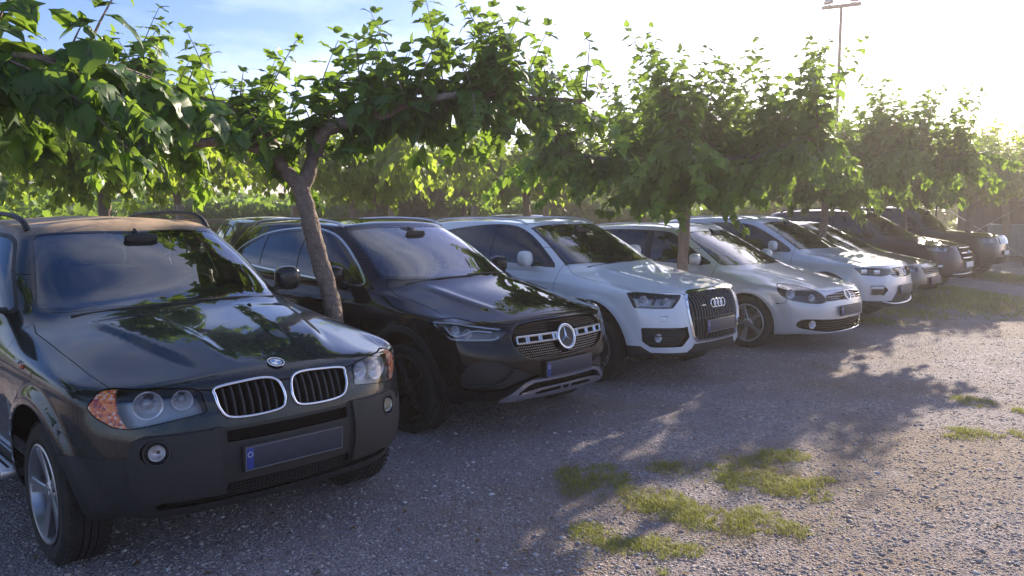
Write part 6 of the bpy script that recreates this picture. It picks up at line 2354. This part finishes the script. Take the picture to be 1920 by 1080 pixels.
# ------------------------------------------------------------------ mulberry trees
def leaf_template(kind, lod, var=0):
    """unit leaf along +x (length 1), folded along the midrib and drooping; returns V, F (triangles)"""
    if lod:
        half = [(0, .0), (.02, .26), (.30, .42), (.62, .30), (1, 0)]
    elif kind == 0:       # heart shaped, coarsely toothed
        half = [(0, 0), (-.07, .17), (-.02, .31), (.12, .37), (.17, .44), (.31, .42), (.37, .45), (.52, .35), (.59, .35), (.72, .21), (.80, .18), (.90, .06), (1, 0)]
    elif kind == 1:       # three lobed
        half = [(0, 0), (-.07, .16), (.00, .33), (.13, .38), (.22, .48), (.43, .52), (.41, .36), (.37, .24), (.53, .29), (.66, .24), (.80, .14), (.90, .06), (1, 0)]
    else:                 # five lobed, deep
        half = [(0, 0), (-.08, .15), (-.03, .40), (.10, .36), (.13, .23), (.28, .46), (.50, .52), (.47, .34), (.40, .17), (.58, .26), (.72, .20), (.86, .08), (1, 0)]
    H = np.array(half)
    n = len(H)
    mid = np.linspace(0, 1, n) if not lod else H[:, 0].clip(0, 1)
    V = []
    droop, fold = ((.50, .26), (.28, .42), (.85, .16))[var]
    wave, curl = (.03, .055, .04)[var], (0, .10, -.14)[var]

    def zz_(u, v):
        return -droop * max(u, 0) ** 2 + fold * abs(v) - .55 * v * v + wave * math.sin(9 * u + 5 * v) + curl * v * u
    for i in range(n):
        V.append((mid[i], 0, zz_(mid[i], 0)))
    for s in (1, -1):
        for i in range(1, n - 1):
            u, v = H[i]
            V.append((u, s * v, zz_(u, s * v)))
    F = []
    for si, s in enumerate((1, -1)):
        ix = [0] + [n + si * (n - 2) + k for k in range(n - 2)] + [n - 1]
        for i in range(n - 1):
            a, b, c, d = i, i + 1, ix[i + 1], ix[i]
            for t in ((a, b, c), (a, c, d)):
                if len(set(t)) == 3:
                    F.append(t if s > 0 else t[::-1])
    # petiole as a thin strip
    k = len(V)
    V += [(0, .014, 0), (0, -.014, 0), (-.26, .011, .06), (-.26, -.011, .06)]
    F += [(k, k + 1, k + 3), (k, k + 3, k + 2)]
    return np.array(V, float), np.array(F, int)


LEAF = {(k, l): leaf_template(k % 3, l, k // 3) for k in range(9) for l in (0, 1)}


def unit(v):
    return v / (np.linalg.norm(v, axis=-1, keepdims=True) + 1e-9)


class TreeGen:
    """limbs, shoots and leaves of a hard-pruned mulberry: low trunk, level limbs, upright and hanging shoots"""

    def __init__(s, seed, trunk=None, limbs=None, up_n=46, down_n=40, lod=0, spread=2.1, up_h=.75, fork=1.95, leaf=.15, extra=(), down_from=.10):
        s.r = r = np.random.default_rng(seed)
        s.wood = []          # (points, radii)
        s.lod = lod
        if trunk is None:
            lean = (r.random(2) - .5) * .3
            trunk = [(0, 0, -.05), (lean[0] * .3, lean[1] * .3, .6), (lean[0] * .7, lean[1] * .7, 1.3), (lean[0], lean[1], fork)]
        s.trunk_pts = trunk
        top = np.array(trunk[-1], float)
        if limbs is None:
            limbs = []
            nl = 5
            a0 = r.random() * 6.283
            for k in range(nl):
                a = a0 + 6.283 * k / nl + (r.random() - .5) * .6
                L = spread * (.75 + .45 * r.random())
                z1 = .18 + .15 * r.random()
                d = np.array([math.cos(a), math.sin(a), 0]); q = np.array([-d[1], d[0], 0]) * (r.random() - .5) * .5
                limbs.append([top - (0, 0, .06), top + d * .16 + (0, 0, z1), top + d * L * .4 + q * .6 + (0, 0, .34 + .1 * r.random()), top + d * L * .72 + q + (0, 0, .42 + .12 * r.random()), top + d * L + q * 1.2 + (0, 0, .42 + .2 * r.random())])
        s.leaves = []        # (pos, dir, up, size, kind)
        for L in limbs:
            P = np.array([tuple(v) for v in catmull([tuple(p) for p in L], 5)])
            t = np.linspace(0, 1, len(P))
            rad = .046 * (1 - t) ** .8 + .012
            rad *= 1 + .12 * np.sin(t * 40 + r.random() * 6)
            s.wood.append((P, rad))
            seglen = np.linalg.norm(np.diff(P, axis=0), axis=1).sum()
            for _ in range(int(up_n * seglen / 8.5)):
                s.shoot(s.on(P, .12 + .88 * r.random() ** .8), 1, up_h, leaf)
            for _ in range(int(down_n * seglen / 8.5)):
                s.shoot(s.on(P, down_from + (1 - down_from) * r.random()), -1, .55, leaf * 1.08)
        for p, kind, h in extra:
            s.shoot(np.array(p, float), kind, h, leaf * 1.15)

    def on(s, P, t):
        f = t * (len(P) - 1); i = min(int(f), len(P) - 2)
        return P[i] + (P[i + 1] - P[i]) * (f - i)

    def shoot(s, p, sgn, h, leaf):
        r = s.r
        a = r.random() * 6.283
        if sgn > 0:
            d = unit(np.array([math.cos(a) * .35, math.sin(a) * .35, 1.0]))
            L = h * (.35 + .85 * r.random())
            bend = np.array([math.cos(a), math.sin(a), -.2]) * .12
        else:
            d = unit(np.array([math.cos(a), math.sin(a), .25 - .5 * r.random()]))
            L = h * (.55 + .9 * r.random())
            bend = np.array([0, 0, -1.0]) * (.35 + .4 * r.random())
        n = max(5, int(L / (.042 if not s.lod else .066)))
        ts = np.linspace(0, 1, n + 1)
        pts = p + d * (ts[:, None] * L) + bend * (ts[:, None] ** 2 * L)
        s.wood.append((pts[:: max(1, n // 4)], np.linspace(.0075, .0025, len(pts[:: max(1, n // 4)]))))
        ax = unit(np.gradient(pts, axis=0))
        ph = r.random() * 6.283
        for i in range(1, n + 1):
            t = ts[i]
            ph += 2.4 + (r.random() - .5) * .8
            side = np.cross(ax[i], [.3, .2, 1.0]); side = unit(side)
            b2 = np.cross(ax[i], side)
            out = side * math.cos(ph) + b2 * math.sin(ph)
            if sgn > 0:
                size = leaf * (1.12 - .66 * t ** 1.7) * (.74 + .45 * r.random())
                dr = unit(out + ax[i] * .25 + np.array([0, 0, -.55 * (1 - t) - .15]) * (.3 + 1.1 * r.random()) + (r.random(3) - .5) * .4)
            else:
                size = leaf * (1.12 - .45 * t) * (.74 + .45 * r.random())
                dr = unit(out * .8 + ax[i] * .25 + np.array([0, 0, -.75 - .6 * r.random()]) + (r.random(3) - .5) * .4)
            upv = unit(np.array([0, 0, 1.0]) + out * .5 + (r.random(3) - .5) * .6)
            s.leaves.append((pts[i] + dr * size * .24, dr, upv, size, int(r.choice(9, p=(.07, .13, .15, .06, .14, .14, .06, .12, .13)))))
            if i == n:                                       # tuft of young leaves at the tip
                for _ in range(3):
                    dd = unit(ax[i] * .8 + (r.random(3) - .5) * 1.6)
                    s.leaves.append((pts[i] + dd * size * .2, dd, upv, size * (.6 + .4 * r.random()), 0))

    def leaf_arrays(s):
        P = np.array([l[0] for l in s.leaves]); X = np.array([l[1] for l in s.leaves]); U = np.array([l[2] for l in s.leaves])
        S = np.array([l[3] for l in s.leaves]); K = np.array([l[4] for l in s.leaves])
        Y = unit(np.cross(U, X)); Z = np.cross(X, Y)
        M = np.stack([X, Y, Z], -1) * S[:, None, None]
        return P, M, S, K

    def foliage(s, keep=None, lod=None):
        lod = s.lod if lod is None else lod
        P, M, S, K = s.leaf_arrays()
        Vs, Fs, o = [], [], 0
        for k in range(9):
            m = K == k
            if keep is not None:
                m &= keep
            V, F = LEAF[(k, lod)]
            w = np.einsum('nij,vj->nvi', M[m], V) + P[m][:, None]
            Vs.append(w.reshape(-1, 3)); Fs.append((F[None] + o + len(V) * np.arange(m.sum())[:, None, None]).reshape(-1, 3))
            o += len(V) * m.sum()
        return np.concatenate(Vs), np.concatenate(Fs)

    def trunk_mesh(s, radius=.070, bark='bark', n=14):
        mb = MB()
        P = catmull(s.trunk_pts, 9)
        m = len(P)
        rad = []
        for i in range(m):
            t = i / (m - 1)
            rad.append(radius * (1.28 - .55 * min(1, t * 5) + .27 * min(1, t * 5)) * (1 - .12 * t) * (1 + .04 * math.sin(i * 1.1)) * (1.0 + .12 * max(0, t - .85) / .15))
        mb.tube(P, rad, n)
        for i, v in enumerate(mb.V):                         # knobbly, slightly fluted bark
            c_ = P[min(i // n, m - 1)]
            k_ = 1 + .10 * (s.r.random() - .5) + .07 * math.sin(3 * 6.283 * (i % n) / n + .35 * (i // n))
            mb.V[i] = (c_.x + (v[0] - c_.x) * k_, c_.y + (v[1] - c_.y) * k_, v[2])
        return mb

    def limbs_mesh(s):
        mb = MB()
        for P, rad in s.wood:
            mb.tube([tuple(p) for p in P], list(rad), 8 if rad[0] > .02 else 4, cap=rad[0] > .02)
        return mb


LEAF_ME = {}


def leaf_hi(k):
    """finer version of a leaf for the pieces nearest the camera: rounded lobes, small teeth, two strips a side"""
    V, F = LEAF[(k, 0)]
    n = (len(V) - 4 + 2) // 3
    H = [V[0][:2]] + [tuple(v[:2]) for v in V[n:n + n - 2]] + [V[n - 1][:2]]
    S_ = [tuple(p)[:2] for p in catmull([(float(a), float(b), 0) for a, b in H], 2)]
    m = len(S_)
    S_ = [(a + (.010 if i % 2 else -.004) * (0 < i < m - 1), b + (.014 if i % 2 else -.006) * (0 < i < m - 1)) for i, (a, b) in enumerate(S_)]
    var = k // 3
    droop, fold = ((.50, .26), (.28, .42), (.85, .16))[var]
    wave, curl = (.03, .055, .04)[var], (0, .10, -.14)[var]
    z_ = lambda u, v: -droop * max(u, 0) ** 2 + fold * math.sqrt(v * v + .0016) - .55 * v * v + wave * math.sin(9 * u + 5 * v) + curl * v * u
    W, T = [], []
    for s_ in (1, -1):
        o = len(W)
        for i, (u, v) in enumerate(S_):
            c_ = i / (m - 1)
            for f in (0, .5, 1):
                x, y = c_ * (1 - f) + u * f, s_ * max(v, 0) * f
                W.append((x, y, z_(x, y)))
        for i in range(m - 1):
            for j in range(2):
                a, b, c2, d2 = o + i * 3 + j, o + (i + 1) * 3 + j, o + (i + 1) * 3 + j + 1, o + i * 3 + j + 1
                T += [(a, b, c2), (a, c2, d2)] if s_ > 0 else [(a, c2, b), (a, d2, c2)]
    o = len(W)
    W += [(0, .014, 0), (0, -.014, 0), (-.26, .011, .06), (-.26, -.011, .06)]
    T += [(o, o + 1, o + 3), (o, o + 3, o + 2)]
    return np.array(W), np.array(T)


def leaf_mesh(k):
    if k not in LEAF_ME:
        V, F = leaf_hi(k)
        LEAF_ME[k] = big_mesh('leaf', V, F, 'veined_leaf', True)
    return LEAF_ME[k]


def place_near_tree(loc, label, seed, n_parts=300, **kw):
    """a tree whose nearest leaves are pieces of their own"""
    g = TreeGen(seed, **kw)
    root = empty('mulberry_tree', (loc[0], loc[1], 0), 0, label, 'tree', 'mulberry trees between the parked cars')
    g.trunk_mesh().build('trunk', ['bark'], root, auto=60)
    g.limbs_mesh().build('branches', ['bark'], root, auto=60)
    P, M, S, K = g.leaf_arrays()
    u, v, d = to_px(P + np.array([loc[0], loc[1], 0]))
    size = S / d * ((u > -20) & (u < 1940) & (v > -20) & (v < 1100) & (d > .3))
    order = np.argsort(-size)[:n_parts]
    sel = np.zeros(len(P), bool); sel[order] = True
    sel &= size > 0
    V, F = g.foliage(~sel)
    o = new_obj('foliage', big_mesh('foliage', V, F, 'mulberry_leaf', True), root)
    tag(o, None, None, None, 'stuff')
    for i in np.nonzero(sel)[0]:
        lo = new_obj('leaf', leaf_mesh(K[i]), root)
        mt = Matrix(((*M[i][0], P[i][0]), (*M[i][1], P[i][1]), (*M[i][2], P[i][2]), (0, 0, 0, 1)))
        lo.matrix_local = mt
    return root, len(P)


FAR = []


def far_tree(loc, label, rot, scale, k, group):
    while len(FAR) <= k:
        i = len(FAR)
        g = TreeGen(900 + i, lod=1, up_n=165, down_n=215, leaf=.165, up_h=.80, spread=2.3)
        tm = g.trunk_mesh(.09, n=8).build('trunk', ['bark_far'], auto=60)
        lm = g.limbs_mesh().build('branches', ['bark_far'], auto=60)
        V, F = g.foliage()
        fm = big_mesh('foliage', V, F, 'far_leaf', True)
        FAR.append((tm.data, lm.data, fm))
        bpy.data.objects.remove(tm); bpy.data.objects.remove(lm)
    root = empty('mulberry_tree', (loc[0], loc[1], 0), rot, label, 'tree', group)
    root.scale = (scale, scale, scale)
    t, l, f = FAR[k]
    new_obj('trunk', t, root); new_obj('branches', l, root)
    tag(new_obj('foliage', f, root), None, None, None, 'stuff')


# row between the parked cars
T1 = (-1.33, 5.92)
place_near_tree((-4.6, 2.4), 'leafy mulberry crown hanging over the roof of the dark green SUV, trunk out of view', 11,
                limbs=[[(0, 0, 1.9), (.3, .2, 2.12), (1.1, .5, 2.30), (2.0, .85, 2.34), (2.75, 1.15, 2.34)], [(0, 0, 1.9), (.2, .3, 2.12), (.6, 1.0, 2.28), (1.0, 1.5, 2.3), (1.2, 1.8, 2.36)],
                       [(0, 0, 1.9), (-.3, .2, 2.2), (-1.2, .6, 2.4), (-2, 1, 2.45)], [(0, 0, 1.9), (.2, -.3, 2.2), (.8, -1.2, 2.4), (1.4, -1.9, 2.45)], [(0, 0, 1.9), (.3, .0, 2.14), (1.3, .1, 2.3), (2.2, .5, 2.4)]],
                up_n=85, down_n=95, up_h=.42, leaf=.185)
place_near_tree(T1, 'mulberry tree with leaning forked trunk standing between the dark green and black SUVs', 23,
                trunk=[(.05, .0, -.05), (.03, 0, .5), (-.02, 0, .95), (-.10, 0, 1.30), (-.17, 0, 1.58), (-.22, 0, 1.80), (-.245, 0, 1.93)],
                limbs=[[(-.22, 0, 1.84), (-.15, .03, 2.05), (-.10, .05, 2.24), (.28, .12, 2.38), (.75, .30, 2.50), (1.25, .5, 2.57), (1.95, .9, 2.60)],
                       [(-.12, .0, 2.1), (.0, -.06, 2.28), (.40, -.15, 2.36), (.85, -.1, 2.50), (1.35, .1, 2.55)],
                       [(-.24, 0, 1.85), (-.36, -.06, 2.02), (-.42, -.1, 2.12), (-.44, -.12, 2.16)],
                       [(-.40, -.05, 2.10), (-.62, .15, 2.36), (-1.05, .35, 2.52), (-1.5, .5, 2.62), (-1.85, .6, 2.66)],
                       [(-.38, 0, 2.06), (-.75, .2, 2.2), (-1.3, .4, 2.2), (-1.9, .55, 2.22)]],
                up_n=92, down_n=44, up_h=.58, leaf=.165, down_from=.5,
                extra=[((-.15 + .25 * k, .1, 2.42), 1, h_) for k, h_ in enumerate((.7, .55, .75, 1.05, .95, .6, .75))])
place_near_tree((2.06, 9.57), 'mulberry tree with straight reddish trunk between the white SUV and the silver estate', 37,
                trunk=[(.02, 0, -.05), (.0, 0, .7), (.01, 0, 1.3), (.02, .02, 1.9)], up_n=140, down_n=140, up_h=1.05, leaf=.165, spread=2.0)
place_near_tree((5.30, 13.75), 'mulberry tree with pale trunk behind the windscreen of the pale crossover', 41, up_n=135, down_n=145, up_h=1.08, leaf=.170, spread=2.05, fork=2.0)
place_near_tree((8.8, 17.6), 'mulberry tree rising between the maroon SUV and the boxy dark SUV', 53, n_parts=200, up_n=120, down_n=140, up_h=.85, leaf=.170, fork=2.0)
G1 = 'mulberry trees at the far end of the front row'
far_tree((12.2, 21.4), 'mulberry tree behind the boxy dark SUV in the front row', 1.1, 1.18, 0, G1)
far_tree((15.7, 25.2), 'next mulberry tree past the boxy dark SUV, at the right edge', 2.3, 1.25, 1, G1)
far_tree((19.4, 29.0), 'farthest mulberry tree of the front row at the right edge', 4.0, 1.3, 2, G1)
G2 = 'second row of mulberry trees'
ords = ('first', 'second', 'third', 'fourth', 'fifth', 'sixth', 'seventh', 'eighth', 'ninth', 'tenth')
rr = np.random.default_rng(3)
for k in range(9):
    far_tree((-6.5 + 3.43 * k + .3 * rr.random(), 12.6 + 3.85 * k), 'mulberry tree of the second row, %s from the left' % ords[k], rr.random() * 6.28, 1.06 + .12 * rr.random(), k % 3, G2)
G3 = 'third row of mulberry trees'
for k in range(9):
    far_tree((-12.8 + 3.6 * k + .4 * rr.random(), 18.0 + 3.9 * k), 'mulberry tree of the third row, %s from the left' % ords[k], rr.random() * 6.28, 1.1 + .15 * rr.random(), (k + 1) % 3, G3)
for k in range(4):
    far_tree((-14.5 - 2.2 * k + .4 * rr.random(), 15.0 - 1.6 * k + 9 * (k % 2)), ('mulberry tree glimpsed at the far left behind the green SUV', 'rearmost mulberry tree at the left picture edge', 'mulberry tree beyond the left picture edge, front', 'mulberry tree beyond the left picture edge, back')[k], rr.random() * 6.28, 1.05, k % 3, G3)

# ------------------------------------------------------------------ background
def foliage_mass(name, label, boxes, n, leaf, mat, cat, seed, upright=False):
    """a mass of leaves nobody could count"""
    r = np.random.default_rng(seed)
    P = []
    for (x0, x1, y0, y1, z0, z1) in boxes:
        q = r.random((n, 3)) * [x1 - x0, y1 - y0, 1] + [x0, y0, 0]
        top = z0 + (z1 - z0) * (.55 + .45 * vnoise(q[:, 0] * .45, q[:, 1] * .45, seed)) * (.85 + .15 * vnoise(q[:, 0] * 2, q[:, 1] * 2, seed + 3))
        q[:, 2] = z0 + (top - z0) * r.random(n) ** .75
        P.append(q)
    P = np.concatenate(P)
    m = len(P)
    X = unit(r.normal(size=(m, 3)) + [0, 0, (1.6 if upright else -.5)]); U = unit(r.normal(size=(m, 3)) * .8 + [0, 0, 1])
    Y = unit(np.cross(U, X)); Z = np.cross(X, Y)
    S = leaf * (.6 + .8 * r.random(m))
    M = np.stack([X, Y * (.25 if upright else 1), Z], -1) * S[:, None, None]
    V, F = LEAF[(0, 1)]
    V, F = V[:-4], F[:-2]
    w = np.einsum('nij,vj->nvi', M, V) + P[:, None]
    o = new_obj(name, big_mesh(name, w.reshape(-1, 3), (F[None] + len(V) * np.arange(m)[:, None, None]).reshape(-1, 3), mat, True))
    tag(o, label, cat, None, 'stuff')


foliage_mass('far_hedge', 'bright green hedge closing the view behind the tree rows', [(-48, 60, 46, 50, 0, 3.6)], 26000, .36, 'mulberry_leaf', 'hedge', 71)
foliage_mass('far_hedge', 'green hedge along the left side behind the second tree row', [(-40, -15, 24, 46, 0, 3.4)], 9000, .36, 'mulberry_leaf', 'hedge', 73)
foliage_mass('far_hedge', 'low green shrubs filling the view beneath the second tree row', [(-16, 14, 33, 36, 0, 2.7)], 13000, .32, 'mulberry_leaf', 'hedge', 77)
foliage_mass('reed_bed', 'tall olive reeds behind the wooden post', [(-4.7, -2.5, 27, 30, 0, 2.9)], 3500, .55, 'reed', 'reeds', 75, True)

plain('weathered_wood', (.34, .27, .21), rough=.85, var=.3, vscale=16, bump=.5, bscale=50)
fence = empty('wooden_fence', (-2.85, 18.9, 0), R(38), 'weathered wooden post and rail fence behind the black SUV', 'fence')
for k in range(-2, 3):
    mb = MB(); mb.box((k * 2.4, 0, .86), (.13, .13, 1.78), None, .015); mb.build('post', ['weathered_wood'], fence, auto=40)
for z in (1.42, .85):
    mb = MB(); mb.box((0, .08, z), (9.9, .03, .09), None, .008); mb.build('fence_rail', ['weathered_wood'], fence, auto=40)

# floodlight mast
plain('mast_paint', (.05, .04, .038), rough=.55, var=.2)
mast = empty('floodlight_mast', (9.66, 24.0, 0), 0, 'tall thin mast carrying two floodlights above the trees', 'lamp post')
mb = MB(); mb.tube([(0, 0, 0), (0, 0, 4), (0, 0, 7.55)], [.06, .05, .042], 12); mb.build('pole', ['mast_paint'], mast, auto=60)
rot = Matrix.Rotation(math.atan2(-.42, .73), 3, 'Z')
mb = MB(); mb.box((0, 0, 7.58), (1.08, .08, .10), rot, .01); mb.build('crossbar', ['mast_paint'], mast, auto=40)
for s_ in (-1, 1):
    e = new_obj('floodlight', None, mast); e.location = rot @ Vector((s_ * .36, 0, 7.76)); e.rotation_euler = (R(-14), R(6 * s_), math.atan2(-.42, .73) + .15 * s_)
    mb = MB(); mb.box((0, 0, .02), (.22, .10, .20), None, .015); mb.box((0, .065, .02), (.15, .045, .14), None, .01); mb.build('lamp_housing', ['mast_paint'], e, auto=40)
    mb = MB(); mb.box((0, -.054, .02), (.19, .006, .17)); mb.build('lamp_glass_front', ['lamp_grey'], e)
    mb = MB(); mb.tube([(-.125, 0, -.13), (-.125, 0, .02)], .012, 6); mb.tube([(.125, 0, -.13), (.125, 0, .02)], .012, 6); mb.tube([(-.125, 0, -.13), (.125, 0, -.13)], .012, 6); mb.build('bracket', ['mast_paint'], e, auto=60)

# things at the far right
plain('skip_paint', (.20, .235, .27), rough=.55, var=.15)
plain('shed_boards', (.13, .095, .075), rough=.85, var=.3, vscale=5, bump=.4)
plain('roof_sheet', (.16, .13, .12), rough=.6, var=.2)
sk = empty('metal_container', (16.9, 25.6, 0), R(-38), 'low grey-blue metal container at the right edge beyond the boxy SUV', 'container')
mb = MB(); mb.box((0, 0, .60), (2.6, 1.4, 1.0), None, .03); mb.build('container_body', ['skip_paint'], sk, auto=40)
for k in range(-3, 4):
    mb = MB(); mb.box((k * .40, -.72, .60), (.07, .05, .96), None, .01); mb.build('rib', ['skip_paint'], sk, auto=40)
mb = MB(); mb.box((0, 0, 1.12), (2.7, 1.5, .07), None, .02); mb.build('rim_bar', ['skip_paint'], sk, auto=40)
sh_ = empty('shed', (21.0, 31.0, 0), R(-38), 'brown timber shed half hidden by the trees at the right edge', 'shed')
for k in range(20):
    mb = MB(); mb.box((-2.85 + .30 * k, -1.5, 1.15), (.285, .04, 2.3), None, .006); mb.build('plank', ['shed_boards'], sh_, auto=40)
mb = MB(); mb.box((0, .05, 1.14), (5.96, 3.0, 2.28)); mb.build('wall', ['shed_boards'], sh_)
mb = MB(); mb.prism([(-3.2, 2.25), (3.2, 2.25), (3.2, 2.32), (-3.2, 2.62)], lambda a, b, d: Vector((a, d, b)), -1.8, 1.8); mb.build('roof', ['roof_sheet'], sh_)
# gate of wire and tube by the container
gt = empty('wire_gate', (14.1, 24.0, 0), R(-40), 'thin metal gate with crossed wires behind the boxy SUV', 'gate')
mb = MB()
for x in (-1.2, 1.2):
    mb.tube([(x, 0, 0), (x, 0, 1.9)], .03, 8)
for z in (.25, 1.85):
    mb.tube([(-1.2, 0, z), (1.2, 0, z)], .02, 8)
mb.build('gate_frame', ['mast_paint'], gt, auto=60)
for a, b_ in (((-1.2, 0, .25), (1.2, 0, 1.85)), ((1.2, 0, .25), (-1.2, 0, 1.85))):
    mb = MB(); mb.tube([a, b_], .008, 5); mb.build('wire', ['satin_metal'], gt)
paint('blue_paint', (.03, .05, .16), rough=.3, dust=.15)
build_simple(gen_spec('blue_hatchback', 'dark blue car far behind the white SUV, roof showing through the leaves', (2.3, 22.6, -40), 4.2, 1.76, 1.50, .85, 1.02, -.86, -3.4, .32, -1.1, -1.95, row=False), 'blue_paint', n=4)

# ------------------------------------------------------------------ thin haze added to stand in for warm veiling glare of the lens
def make_glare_haze():
    m = bpy.data.materials.new('glare_haze'); m.use_nodes = True
    nt = m.node_tree; nt.nodes.clear()
    out = nt.nodes.new('ShaderNodeOutputMaterial'); v = nt.nodes.new('ShaderNodeVolumePrincipled')
    v.inputs['Color'].default_value = (.95, .865, .83, 1)
    v.inputs['Density'].default_value = .0027
    v.inputs['Anisotropy'].default_value = .6
    nt.links.new(v.outputs[0], out.inputs['Volume'])
    MATS['glare_haze'] = m
    mb = MB(); mb.box((0, 60, 5.5), (820, 740, 13))
    o = mb.build('haze', ['glare_haze'])
    tag(o, 'thin haze added for the warm veil of glare', None, None, 'stuff')
    SC.cycles.volume_max_steps = 64


make_glare_haze()
